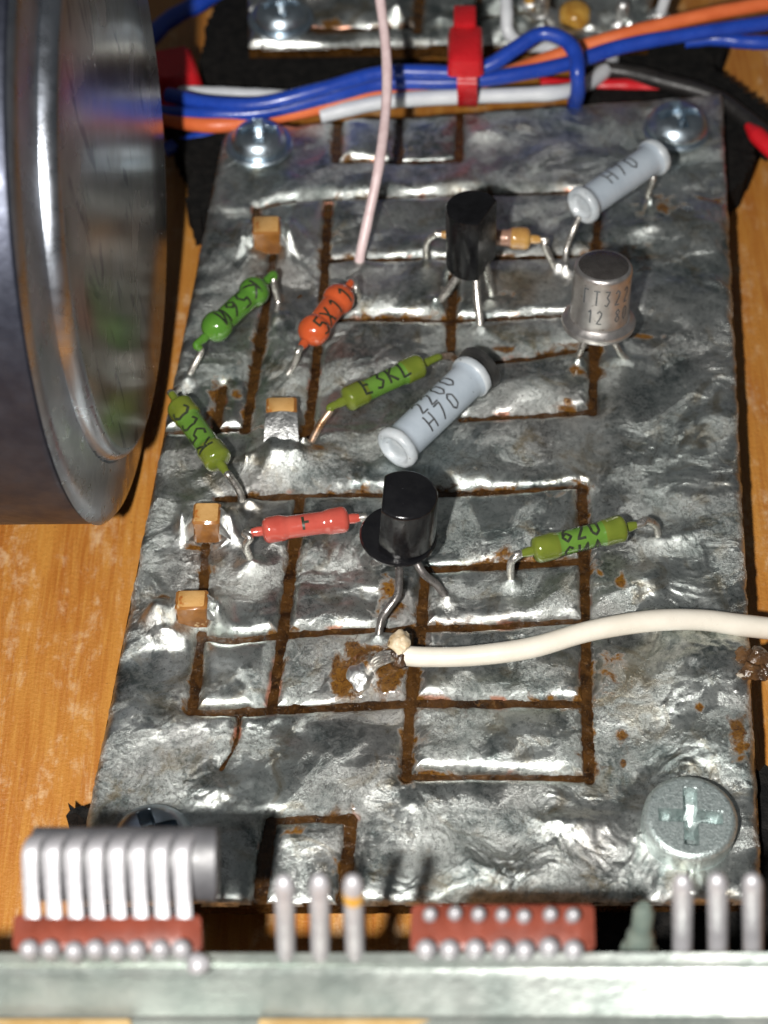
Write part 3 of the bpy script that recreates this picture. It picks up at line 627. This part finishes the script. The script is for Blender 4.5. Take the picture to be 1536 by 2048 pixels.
# ------------------------------------------------------------------ tubular capacitors
TG = 'blue grey tubular ceramic capacitors'
def tubecap(label, e0, e1, z, rb, rfl, leads, text, shade_end):
    A, B = P(*e0, z[0]), P(*e1, z[1]); a = B-A; Ln = a.length; a.normalize(); mid = (A+B)/2
    root = thing('tubular_capacitor', label, 'capacitor', Vector((mid.x, mid.y, 0)), TG)
    k = 50; fl = .05
    def rf(t):
        q = min(t, Ln-t); return rb+(rfl-rb)*max(0, 1-q/fl)**1.6
    prof = [(Ln*i/k, rf(Ln*i/k)) for i in range(k+1)]
    MB().lathe(A+a*.05, a, [(p[0]*(1-.1/Ln), p[1]*.985) for p in prof], 32).build('body', M['bluegrey'], root, sharp=60)
    # lumpy enamel end rings with a plugged hollow
    def end(p, d, mat):
        pr = [(-.02, rfl*.90), (-.012, rfl*1.0), (.012, rfl*1.05), (.045, rfl*1.03), (.060, rfl*.94), (.066, rfl*.80), (.060, rfl*.70), (.030, rfl*.64), (.022, rfl*.58), (.030, rfl*.3), (.030, .01)]
        return MB().lathe(p-d*.02, d, pr, 26, jit=.022).build('end_ring', mat, root, sharp=70)
    end(A+a*.02, -a, M['enamelpale'])
    end(B-a*.02, a, M['enamelpale'])
    if shade_end: MB().lathe(B+a*.05, a, [(0, rfl*.7), (.004, rfl*1.10), (.05, rfl*1.13), (.065, rfl*.95), (.06, .02)], 26).build('end_shade', M['endshade'], root)  # added black disc stands in for the tube's cast shadow
    for e, pts in ((A-a*.02, leads[0]), (B-a*.03, leads[1])):
        if pts: MB().tube([e-Vector((0, 0, rb*.8))]+[P(*x) for x in pts], .027, 10).build('lead', M['lead'], root)
    f = lambda th: axial_map(A, a, rf, th)
    if text == 2:
        lettering(root, '2200', f(.78), .135, .015, M['greyink'], .22, u0=Ln*.30, v0=-.068)
        lettering(root, 'H70', f(-.22), .135, .015, M['greyink'], .36, u0=Ln*.27, v0=-.068)
    else:
        lettering(root, 'H70', f(.62), .14, .015, M['greyink'], .28, u0=Ln*.30, v0=-.07)
    return root
tubecap('blue grey tubular capacitor raised on leads by the back right screw, lettered H70', (1164, 412), (1312, 312), (.42, .42), .130, .152, [[(1146, 462, .24), (1133, 500, .1), (1130, 545, 0)], [(1306, 360, .25), (1296, 388, .1), (1300, 414, 0)]], 1, False)
tubecap('blue grey tubular capacitor lettered 2200 lying on the board behind the flanged transistor', (792, 898), (946, 750), (.19, .19), .148, .166, [None, None], 2, True)

# ------------------------------------------------------------------ transistors
def dprofile(r, flat, ang, n=40):                 # round outline with one flat cut, the flat facing ang
    out = []; lim = math.acos(flat/r)
    for k in range(n):
        g = lim+(2*math.pi-2*lim)*k/(n-1); out.append((math.cos(g+ang)*r, math.sin(g+ang)*r))
    return out
def dbody(mb, c, up, r, flat, ang, h, bev=.02, top=1.0):
    up = up.normalized(); x = Vector((1, 0, 0)); x = (x-up*x.dot(up)).normalized(); y = up.cross(x)
    rings = [(0, .97), (bev, 1), (h-bev, top), (h-bev*.35, top*.97), (h, top*.90)]
    pr = dprofile(r, flat, ang); n = len(pr); vs = []; fs = []
    for t, s in rings: vs += [c+up*t+(x*a+y*b)*s for a, b in pr]
    for i in range(len(rings)-1):
        for k in range(n): fs.append((i*n+k, i*n+(k+1) % n, (i+1)*n+(k+1) % n, (i+1)*n+k))
    fs.append(tuple(range(n-1, -1, -1))); fs.append(tuple(range((len(rings)-1)*n, len(rings)*n)))
    return mb.add(vs, fs)
c = P(944, 528, .33); t = thing('transistor', 'tall black plastic transistor without a flange, standing on bent legs at the back', 'transistor', P(944, 560, 0))
dbody(MB(), c, Vector((-.03, .06, 1)), .205, .13, R(-28), .58, .018).build('body', M['epoxy'], t)
for s, pts in ((-.04, [(868, 618, 0)]), (.02, [(955, 600, .2), (963, 668, 0)]), (.10, [(984, 588, .02)])):
    MB().tube([c+Vector((s, -.05, .05))]+[P(*x) for x in pts], .034, 10).build('leg', M['lead'], t)
c = P(797, 1072, .36); t = thing('transistor', 'glossy black transistor with a round flange and flat side, in front of the tube capacitor', 'transistor', P(800, 1130, 0))
up = Vector((.035, .04, 1)).normalized()
MB().lathe(c, up, [(-.03, .245), (-.012, .268), (.008, .272), (.024, .262), (.030, .2)], 44).build('flange', M['epoxysatin'], t)
x_ = up.cross(Vector((0, 1, 0))).normalized()
dbody(MB(), c+Vector((.030, -.01, .02)), up, .228, .16, R(176), .45, .028, .97).build('body', M['epoxysatin'], t)
for s, pts in ((0, [(797, 1182, .22), (776, 1218, .16), (763, 1240, .1), (755, 1284, 0)]), (.10, [(846, 1146, .2), (872, 1168, .1), (897, 1200, 0)]), (-.1, [(762, 1120, .2), (752, 1124, .1), (748, 1128, 0)])):
    MB().tube([c+Vector((s*.9+.0, -.1, .0)), c+Vector((s, -.11, -.06))]+[P(*x) for x in pts], .029, 10).build('leg', M['leaddark'], t)
c = P(1197, 640, .37); t = thing('transistor', 'dull metal can transistor with stamped letters on bent legs', 'transistor', P(1197, 690, 0))
up = Vector((.0, .17, 1)).normalized(); rb = .220
MB().lathe(c, up, [(-.05, .245), (-.035, .276), (-.008, .284), (.012, .278), (.02, .262), (.05, .236)], 48).build('flange', M['can'], t)
MB().lathe(c, up, [(.02, .238), (.05, rb+.004), (.09, rb), (.465, rb-.001), (.488, rb-.005), (.502, rb-.014), (.508, rb-.026), (.507, .01)], 48, mi=0).build('can', M['can'], t, sharp=60)
MB().lathe(c+up*.5075, up, [(0, rb-.032), (.003, rb-.036), (.004, .01)], 40).build('can_top', M['cantop'], t)
nn = CAM-c; nn = (nn-up*nn.dot(up)).normalized(); bb = up.cross(nn)
def cmap(u_, v_):
    g = u_/(rb+.002); return c+up*v_+(nn*math.cos(g)+bb*math.sin(g))*(rb+.0018)
lettering(t, 'ГT322', cmap, .13, .012, M['greyink'], .42, u0=-.135, v0=.290, asp=.62)
lettering(t, '12 80', cmap, .12, .012, M['greyink'], .30, u0=-.09, v0=.125, asp=.66)
for s, pts in ((-.08, [(1162, 700, .16), (1157, 716, .07), (1153, 732, 0)]), (.09, [(1236, 698, .16), (1246, 712, .08), (1268, 728, 0)]), (.0, [(1196, 640, .1), (1195, 640, 0)])):
    MB().tube([c+Vector((s, -.05, -.03)), c+Vector((s*1.05, -.06, -.1))]+[P(*x) for x in pts], .025, 10).build('leg', M['lead'], t)

# ------------------------------------------------------------------ cross-head screws
SG = 'cross head screws holding the boards'
def screw(label, px, py, z, r, h, dome, ang, mat, washer=None, arm=.17, depth_=.19, arml=.66):
    c = P(px, py, z); root = thing('screw', label, 'screw', Vector((c.x, c.y, 0)), SG); zb = c.z
    if washer:
        MB().lathe(c, (0, 0, 1), [(0, washer), (.0, washer), (.012, washer+.008), (.03, washer+.008), (.042, washer-.004), (.042, r*.5)], 44).build('washer', M['zinc'], root); zb += .042
    n, m = 176, 60; vs = []; fs = []; ca, sa = math.cos(ang), math.sin(ang)
    def zt(rr):
        q = rr/r
        if dome: return h*(1-.28*q*q-.5*q**6)
        return h-(max(0, q-.86)/.14)**2*.03
    for i in range(m+1):
        rr = r*i/m
        for k in range(n):
            g = 2*math.pi*k/n; x, y = rr*math.cos(g), rr*math.sin(g); X = x*ca+y*sa; Y = -x*sa+y*ca
            w1 = r*arm; l1 = r*arml
            def arm_d(a, b): return max(0., min(1., (w1-abs(b))/(w1*.22)))*max(0., min(1., (l1-abs(a))/(r*.09)))
            d = max(arm_d(X, Y), arm_d(Y, X)); core = max(0, 1-rr/(r*.42))
            vs.append(Vector((c.x+x, c.y+y, zb+zt(rr)-d*depth_*(.55+.6*core))))
    for i in range(m):
        for k in range(n): fs.append((i*n+k, (i+1)*n+k, (i+1)*n+(k+1) % n, i*n+(k+1) % n))
    b = len(vs)
    for k in range(n): g = 2*math.pi*k/n; vs.append(Vector((c.x+r*1.005*math.cos(g), c.y+r*1.005*math.sin(g), zb+zt(r)*.55)))
    for k in range(n): g = 2*math.pi*k/n; vs.append(Vector((c.x+r*.99*math.cos(g), c.y+r*.99*math.sin(g), zb-.015)))
    for k in range(n):
        fs.append((m*n+k, b+k, b+(k+1) % n, m*n+(k+1) % n)); fs.append((b+k, b+n+k, b+n+(k+1) % n, b+(k+1) % n))
    MB().add(vs, fs).build('head', M[mat], root, sharp=30)
screw('domed zinc screw at the back left corner of the board with a bright flash glint', 518, 292, .02, .235, .15, True, R(4), 'zinc', .285)
screw('domed shiny screw with washer at the back right corner of the board', 1352, 262, .02, .262, .17, True, R(8), 'zinc', .28)
screw('large flat headed zinc screw at the near right corner of the board', 1374, 1660, .01, .300, .19, False, R(-4), 'zincmatt', None, .15, .16, .68)
screw('zinc screw half hidden behind the row of white pins', 306, 1690, .01, .27, .18, True, R(20), 'zinc')
screw('blurred zinc screw on the back board', 562, 42, .04, .25, .16, True, R(10), 'zinc', .29)

# ------------------------------------------------------------------ metal drum on the left
ya = -.023; ax = Vector((math.cos(ya), math.sin(ya), .045)).normalized()
c0 = Vector((-1.807, 1.403, 1.982))
def drum_mat(name, face):
    m, nt, b = newmat(name)
    v = mapped(nt, (1, 1, 1)); 
    if face:
        sep = N(nt, 'ShaderNodeSeparateXYZ'); tc = N(nt, 'ShaderNodeTexCoord'); L(nt, tc, 3, sep, 0)
        st = noise(nt, 1.4, 4, .5, .5)
        c = mixc(nt, ramp(nt, noise(nt, 3, 4), .4, .6), (.42, .40, .37), (.35, .33, .305))
        sm = noise(nt, 1.7, 5, .6, 1.6, mapped(nt, (1, 2.2, .8)))
        c = mixc(nt, ramp(nt, sm, .57, .64, 0, .75), c, (.07, .06, .075))
        c = mixc(nt, ramp(nt, noise(nt, 21, 2), .76, .78, 0, 1), c, (.8, .8, .8))
        put(nt, c, b, 'Base Color'); put(nt, ramp(nt, st, .4, .6, .22, .30), b, 'Roughness')
        bp = bump(nt, b, noise(nt, 9, 4, .6, 0, mapped(nt, (1, 3, .8))), .012, .01); bump(nt, b, noise(nt, 40, 5, .7), .03, .006, bp)
    else:
        c = mixc(nt, ramp(nt, noise(nt, 3, 4), .4, .6), (.46, .49, .54), (.36, .39, .44))
        put(nt, c, b, 'Base Color'); put(nt, ramp(nt, noise(nt, 6, 4), .4, .6, .26, .36), b, 'Roughness')
        bump(nt, b, noise(nt, 16, 6, .7), .22, .012)
    b.inputs['Metallic'].default_value = 1
    return m
t = thing('metal_drum', 'large turned aluminium drum lying beside the left edge of the board', 'metal drum', Vector((c0.x-1.2, c0.y, ZW)))
r1, r2 = 1.885, 2.41
MB().lathe(c0, -ax, [(0.004, .005), (.002, .6), (.0, 1.2), (.0, r1-.02), (.006, r1)], 160).build('end_face', drum_mat('turned_face', True), t)
rp = [(.004+.11*(1-math.cos(g)), r1-.004+.085*math.sin(g)) for g in [math.pi/2*k/12 for k in range(13)]]
MB().lathe(c0, -ax, rp+[(.125, r1+.086), (.112, r1+.10), (.115, r1+.13), (.14, r2-.10), (.155, r2-.03), (.185, r2)], 160).build('rim', drum_mat('turned_rim', False), t, sharp=35)
MB().lathe(c0, -ax, [(.18, r2-.06), (.19, r2-.05), (.21, r2-.02), (.24, r2-.01), (2.6, r2-.01), (2.65, r2-.1), (2.65, .01)], 160).build('shell', M['shell'], t, sharp=25)

# ------------------------------------------------------------------ wires
def wire(label, cat, pts, r, mat, name='wire', group=None, n=12, root=None):
    q = [P(*p) if len(p) == 3 else P(p[0], p[1], .25) for p in pts]
    r0 = r if callable(r) else (lambda t, r=r: r*(1+.03*math.sin(t*31+r*900)+.02*math.sin(t*77)))
    q = [q[0]]+[p+Vector((random.uniform(-.008, .008), random.uniform(-.008, .008), random.uniform(-.008, .008))) for p in q[1:-1]]+[q[-1]]
    o = MB().tube(q, r0, n, 8).build(name, M[mat], None, (q[0].x, q[0].y, q[0].z), sharp=80)
    return tag(o, label, cat, group)
WG = 'insulated wires in the bundle behind the board'
wire('blue wire of the bundle that rises into a loop and ties the bundle down', 'wire', [(335, 190, .1), (420, 205, .16), (520, 208, .22), (640, 180, .3), (760, 146, .34), (860, 143, .34), (925, 146, .34), (985, 128, .40), (1035, 92, .5), (1085, 66, .56), (1130, 78, .56), (1152, 112, .5), (1156, 150, .42), (1154, 185, .2), (1150, 205, -.02)], .066, 'blue', group=WG)
wire('long blue wire of the bundle running under the red cable tie to the right edge', 'wire', [(300, 225, 0), (420, 228, .1), (520, 224, .14), (640, 196, .2), (760, 166, .22), (900, 164, .22), (1010, 154, .24), (1130, 128, .28), (1250, 92, .34), (1400, 66, .38), (1560, 42, .4)], .066, 'blue', group=WG)
wire('short blue wire joining the bundle at the right edge, below the long blue one', 'wire', [(1370, 82, .2), (1430, 78, .24), (1490, 84, .24), (1570, 86, .24)], .066, 'blue', group=WG)
wire('orange wire of the bundle running the whole way to the right edge', 'wire', [(290, 225, 0), (360, 242, .02), (430, 250, .06), (520, 240, .06), (640, 214, .06), (760, 190, .08), (900, 176, .1), (1000, 152, .12), (1110, 112, .18), (1250, 68, .30), (1400, 32, .36), (1560, 2, .38)], .066, 'orangepvc', group=WG)
wire('white wire along the back edge of the board, passing under the tie', 'wire', [(640, 232, .02), (700, 216, .06), (780, 204, .08), (900, 194, .08), (1040, 188, .08), (1120, 184, .06), (1170, 170, -.04), (1210, 140, -.1), (1222, 110, -.12), (1200, 80, -.15)], .068, 'white', group=WG)
wire('white wire emerging by the metal drum behind the blue wires', 'wire', [(360, 185, -.1), (420, 186, -.05), (500, 190, -.02), (590, 192, -.02), (700, 180, -.04), (800, 170, -.05)], .062, 'white', group=WG)
wire('white wire hanging over the back board beneath the blue loop', 'wire', [(1012, -20, .4), (1012, 30, .3), (1018, 64, .2), (1050, 88, .08), (1090, 96, .0), (1130, 110, -.05)], .058, 'white', group=WG)
wire('red wire with a black sleeve passing below the back right corner', 'wire', [(1080, 168, -.15), (1180, 172, -.18), (1250, 172, -.18), (1330, 178, -.2)], .062, 'redwire', group=WG)
wire('black wire curving round the back right corner of the board', 'wire', [(1150, 132, -.1), (1250, 145, -.1), (1330, 165, -.1), (1420, 190, -.12), (1480, 225, -.14), (1570, 300, -.16)], .075, 'blackpvc', group=WG)
wire('red wire end sticking in at the right edge of the photo', 'wire', [(1494, 250, -.12), (1515, 272, -.12), (1545, 300, -.12), (1580, 330, -.12)], lambda t: .03+.05*min(1, t*3), 'redwire', group=WG)
wire('blue wire crossing the wood at the top left behind the drum', 'wire', [(280, 100, -.2), (330, 45, -.15), (400, 5, -.1), (470, -40, -.1)], .085, 'blue', group=WG)
wire('dark blue wire in the shade beside the top left corner of the board', 'wire', [(330, 300, -.25), (400, 278, -.22), (470, 262, -.22), (560, 250, -.25)], .066, 'blue', group=WG)
wire('thin pale pink wire rising from a solder joint to the top edge', 'wire', [(718, 530, -.01), (722, 505, .1), (737, 440, .3), (757, 330, .6), (771, 210, .8), (772, 110, 1.0), (760, -10, 1.25), (748, -80, 1.4)], .042, 'pink', 'wire')
# thick cream wire, its scorched end and strands
q = [(806, 1311, .16), (850, 1314, .17), (940, 1312, .18), (1060, 1296, .2), (1180, 1262, .22), (1300, 1242, .2), (1400, 1240, .12), (1480, 1250, .05), (1600, 1264, -.05)]
t = thing('cable', 'thick cream insulated wire curving from a solder joint to the right edge', 'wire', P(806, 1311, 0))
MB().tube([P(*x) for x in q], lambda t: .068+.010*t+.0015*math.sin(t*23), 20, 10).build('insulation', M['cream'], t, sharp=80)
e = P(800, 1300, .19)
MB().blob(P(800, 1284, .24), .072, .085, .06, 18, 12, .12, seed=3).build('melted_end', M['burnt'], t)
MB().blob(P(800, 1316, .15), .07, .075, .075, 18, 12, .14, seed=5).build('melted_end', M['flux'], t)
for k in range(5):
    o = random.uniform(-1, 1)
    MB().tube([P(800, 1305+3*k, .15), P(775, 1304+5*k, .15+.015*k), P(752+3*o, 1310+6*k, .1), P(738+5*o, 1330+6*k, .01)], .012, 8).build('strand', M['lead'], t)
# solder bead on that joint
MB().blob(P(726, 1350, .03), .10, .09, .075, 22, 12, .10, seed=9)
o = MB().blob(P(722, 1352, .03), .095, .10, .07, 22, 12, .12, seed=9).build('solder_bead', M['solder'], None, P(722, 1352, 0)); tag(o, 'shiny solder bead ringed by brown flux at the end of the cream wire', 'solder')
# burnt flux lump on the right board edge
t = thing('flux_lump', 'crusty dark burnt flux lump on the right board edge below the cream wire', 'residue', P(1505, 1330, 0))
for i, (a, b, r_) in enumerate(((1490, 1312, .07), (1516, 1318, .09), (1502, 1342, .075), (1525, 1345, .06), (1484, 1350, .04))):
    MB().blob(P(a, b, .05), r_, r_*.9, r_*.8, 14, 9, .16, seed=i).build('crust', M['flux'], t)
# cable ties
def box_px(mb, px0, py0, px1, py1, z, hz, bev=.02, taper=1.0):
    a, b, c_, d = P(px0, py0, z), P(px1, py0, z), P(px1, py1, z), P(px0, py1, z)
    return mb.box((a+b+c_+d)/4-Vector((0, 0, hz)), ((b-a)+(c_-d))/4, ((a-d)+(b-c_))/4, (0, 0, hz), bev, 0, taper)
t = thing('cable_tie', 'red nylon cable tie strapped round the blue and white wires', 'cable tie', P(935, 150, 0))
box_px(MB(), 896, 42, 968, 122, .62, .10, .03, .9).build('head', M['redplastic'], t)
box_px(MB(), 908, 8, 952, 48, .66, .04, .015).build('tail', M['redplastic'], t)
pts = [P(934, 118, .50), P(934, 140, .47), P(934, 165, .40), P(935, 188, .25), P(935, 204, .08), P(935, 206, -.08)]
mb = MB(); vs = []; fs = []
sm_ = smooth(pts, 6)
for i, p in enumerate(sm_):
    for dx, dz in ((-.085, 0), (.085, 0), (.085, -.03), (-.085, -.03)): vs.append(p+Vector((dx, dz*.6, dz)))
for i in range(len(sm_)-1):
    for k in range(4): fs.append((i*4+k, i*4+(k+1) % 4, i*4+4+(k+1) % 4, i*4+4+k))
fs += [(3, 2, 1, 0), tuple(range(len(vs)-4, len(vs)))]
mb.add(vs, fs).build('strap', M['redplastic'], t)
t = thing('cable_tie', 'red nylon tie end blurred behind the right side of the metal drum', 'cable tie', P(365, 150, ZW))
a = P(345, 150, -.1)
MB().box(a+Vector((.02, .0, 0)), Vector((.22, .06, 0)), Vector((-.07, .24, .03)), (0, -.03, .17), .05, 0, .85).build('head', M['redplastic'], t)
MB().box(a+Vector((-.05, -.32, -.1)), Vector((.09, .02, 0)), Vector((-.02, .25, 0)), (0, 0, .04), .015).build('strap', M['redplastic'], t)
# component bits on the back board
BG = 'soldered leads on the back board'
for i, (a, b, z, r_, h, mt, lb) in enumerate(((1085, 30, .05, .07, .34, 'lead', 'tinned lead stub beside the blue loop on the back board'), (1150, 45, .05, .14, .26, 'ambersolder', 'squat amber component on the back board'), (1243, 42, .05, .06, .30, 'solder', 'bright solder post near the orange wire on the back board'), (1318, 30, .05, .05, .42, 'white', 'white post standing behind the orange wire on the back board'), (1060, 8, .05, .05, .4, 'ambersolder', 'thin amber post at the top edge on the back board'))):
    p = P(a, b, z); tt = thing('component_stub', lb, 'component', p, BG)
    MB().lathe(p-Vector((0, 0, .06)), Vector((random.uniform(-.2, .2), -.1, 1)), [(0, r_*1.5), (.06, r_*1.15), (.1, r_), (h*.8, r_), (h*.93, r_*.8), (h, r_*.35)], 18).build('stub', M[mt], tt, sharp=60)
    MB().blob(p, r_*1.9, r_*1.7, .06, 16, 8, .1, seed=i).build('solder_joint', M['solder'], tt)

# ------------------------------------------------------------------ near edge, out of focus: sheet, pin strips, chip
ZF = 1.75
def sheet_grid(rows, xs, name, mat, parent):      # rows: (py, z)
    vs = []; fs = []
    for py, z in rows:
        for x in xs: vs.append(P(x, py, ZF+(z-ZF)*(1.08-.42*max(0., min(1., (x-450)/950.)))+.10*max(0, (x-640)/640)**2))
    n = len(xs)
    for i in range(len(rows)-1):
        for k in range(n-1): fs.append((i*n+k, (i+1)*n+k, (i+1)*n+k+1, i*n+k+1))
    return MB().add(vs, fs).build(name, mat, parent, sharp=50)
t = thing('sheet_strip', 'blurred galvanised sheet metal strip along the bottom edge', 'metal strip', P(768, 1960, 1.0))
xs = [-260+i*30 for i in range(70)]
p = [P(-300, 1906, ZF), P(1840, 1906, ZF)]
sheet_grid([(1925, ZF-.45), (1906, ZF), (1920, ZF-.032), (1933, ZF-.062), (1936, ZF-.074), (1939, ZF-.078), (1960, ZF-.125), (1990, ZF-.19), (2018, ZF-.25), (2032, ZF-.28)], xs, 'sheet', M['sheet'], t)
sheet_grid([(2028, ZF-.30), (2034, ZF-.295), (2060, ZF-.28), (2160, ZF-.17), (2200, ZF-.4)], xs, 'lower_flange', M['sheet'], t)
for a, b in ((-20, 262), (515, 1010)):
    box_px(MB(), a, 2036, b, 2140, ZF-.25, .05, .01).build('varnish_patch', M['tanpad'], t)
# solder bead + post on the strip
p = P(397, 1928, ZF+.05); o = MB().blob(p, .06, .06, .055, 16, 10, .05).build('solder_bead', M['pinmetal'], None, p); tag(o, 'small pale solder bead on the sheet strip beside the brown pin strip', 'solder')
p = P(1278, 1895, ZF-.2); t = thing('post', 'blurred grey green post in the dark gap between pin groups', 'post', p)
MB().lathe(p, (0, .25, 1), [(-.1, .075), (.1, .075), (.13, .06), (.15, .055), (.3, .055), (.34, .03)], 18).build('shaft', M['greypost'], t)
MB().lathe(p-Vector((0, .02, .02)), (0, .25, 1), [(-.1, .10), (.02, .10), (.04, .08)], 18).build('collar', M['greypost'], t)

def strip(px0, px1, py0, py1, label, tops, bots, rb, rt):
    z = ZF+.05; c = P((px0+px1)/2, (py0+py1)/2, z)
    t = thing('pin_strip', label, 'pin strip', c, 'brown pin strips along the near edge')
    box_px(MB(), px0, py0, px1, py1, z, .14, .02).build('body', M['brownstrip'], t)
    proto = None
    for lst, py, r_ in ((bots, 1888, rb), (tops, 1819, rt)):
        first = None
        for x in lst:
            q = P(x, py, z+.02)
            if first is None:
                first = MB().lathe(q-Vector((0, 0, .1)), Vector((0, -.30, 1)), [(0, r_), (.10, r_), (.13, r_*.95), (.155, r_*.75), (.17, r_*.4), (.175, .005)], 18).build('pin', M['pinmetal'], t, sharp=60); q0 = q
            else:
                d = first.copy(); COL.objects.link(d); d.parent = t; d.location = q-q0+Vector((random.uniform(-.008, .008), random.uniform(-.008, .008), random.uniform(-.02, .01)))
    return t
bx = [60+i*43.2 for i in range(8)]
strip(25, 402, 1826, 1896, 'brown pin strip with eight pins under the grey chip, at the near left corner', [], bx, .052, .04)
strip(822, 1190, 1806, 1896, 'brown pin strip with two rows of seven round pin ends', [860, 907, 954, 1002, 1050, 1098, 1146], [852, 901, 951, 1001, 1050, 1099, 1148], .054, .040)
# grey chip whose eight legs fold over its top
t = thing('integrated_circuit', 'grey rounded chip with eight white legs folded over its side, near left corner', 'chip', P(230, 1780, ZF))
xs_ = [62+i*43.1 for i in range(8)]
a, b = P(56, 1738, ZF+.20), P(432, 1738, ZF+.20); ln = (b-a)
n = 28; vs = []; fs = []; prof = []
up_ = UP.copy(); nrm = -FW
for k in range(n):
    g = 2*math.pi*k/n; cx, sy = math.cos(g), math.sin(g)
    prof.append((math.copysign(abs(cx)**.9, cx)*.12, math.copysign(abs(sy)**.9, sy)*.195))
for e in (0, .01, .99, 1):
    sc = .93 if e in (0, 1) else 1
    for f_, h_ in prof: vs.append(a+ln*e+up_*h_*sc+FW*(.14+f_*sc))
for i in range(3):
    for k in range(n): fs.append((i*n+k, i*n+(k+1) % n, (i+1)*n+(k+1) % n, (i+1)*n+k))
fs += [tuple(range(n-1, -1, -1)), tuple(range(3*n, 4*n))]
MB().add(vs, fs).build('body', M['icgrey'], t)
first = None
for x in xs_:
    o = P(x, 1832, ZF+.05)
    if first is None:
        lp = [P(x+4, 1836, ZF+.08), P(x+2, 1800, ZF+.13), P(x-1, 1750, ZF+.21), P(x-2, 1712, ZF+.27), P(x+3, 1690, ZF+.28), P(x+16, 1674, ZF+.22), P(x+40, 1662, ZF+.08)]
        mb = MB(); sm_ = smooth(lp, 6); vs = []; fs = []; w_ = .042
        for i, p in enumerate(sm_):
            d = (sm_[min(i+1, len(sm_)-1)]-sm_[max(i-1, 0)]).normalized(); out = RT.cross(d).normalized(); 
            for dx, dn in ((-1, .6), (-.6, 1), (.6, 1), (1, .6), (1, -.6), (.6, -1), (-.6, -1), (-1, -.6)): vs.append(p+RT*dx*w_+out*dn*.02)
        for i in range(len(sm_)-1):
            for k in range(8): fs.append((i*8+k, i*8+(k+1) % 8, i*8+8+(k+1) % 8, i*8+8+k))
        fs += [tuple(range(7, -1, -1)), tuple(range(len(vs)-8, len(vs)))]
        first = mb.add(vs, fs).build('leg', M['pinmetal'], t, sharp=60); o0 = o
    else:
        d = first.copy(); COL.objects.link(d); d.parent = t; d.location = o-o0
# two groups of three straight pins
PG = 'straight bright pins along the near edge'
where = ['leftmost of the three bright pins between the two brown strips', 'middle one of the three bright pins between the two brown strips', 'right one of the three bright pins between the brown strips, with an amber smear', 'left one of the three bright pins below the large flat screw', 'middle one of the three bright pins below the large flat screw', 'bright pin at the right edge of the photo, below the large flat screw']
for (x, y0), lb in zip([(572, 1748), (641, 1746), (710, 1746), (1365, 1746), (1436, 1744), (1506, 1744)], where):
    a, b = P(x, 1896, ZF), P(x-(2 if x < 1000 else 0)+random.uniform(-3, 3), y0+random.uniform(-3, 3), ZF+.6); r_ = .052; d = b-a; Ln = d.length
    t = thing('pin', lb, 'pin', a, PG)
    MB().lathe(a-d.normalized()*.05, d, [(0, r_), (Ln*.5, r_), (Ln*.93, r_), (Ln, r_*.85), (Ln+.025, r_*.45), (Ln+.03, .004)], 16).build('shaft', M['pinmetal'], t, sharp=60)
    if x == 710: MB().lathe(a+d*.66, d, [(0, r_*.9), (.004, r_*1.04), (.07, r_*1.06), (.085, r_*.9)], 16).build('flux_ring', M['ambersolder'], t)
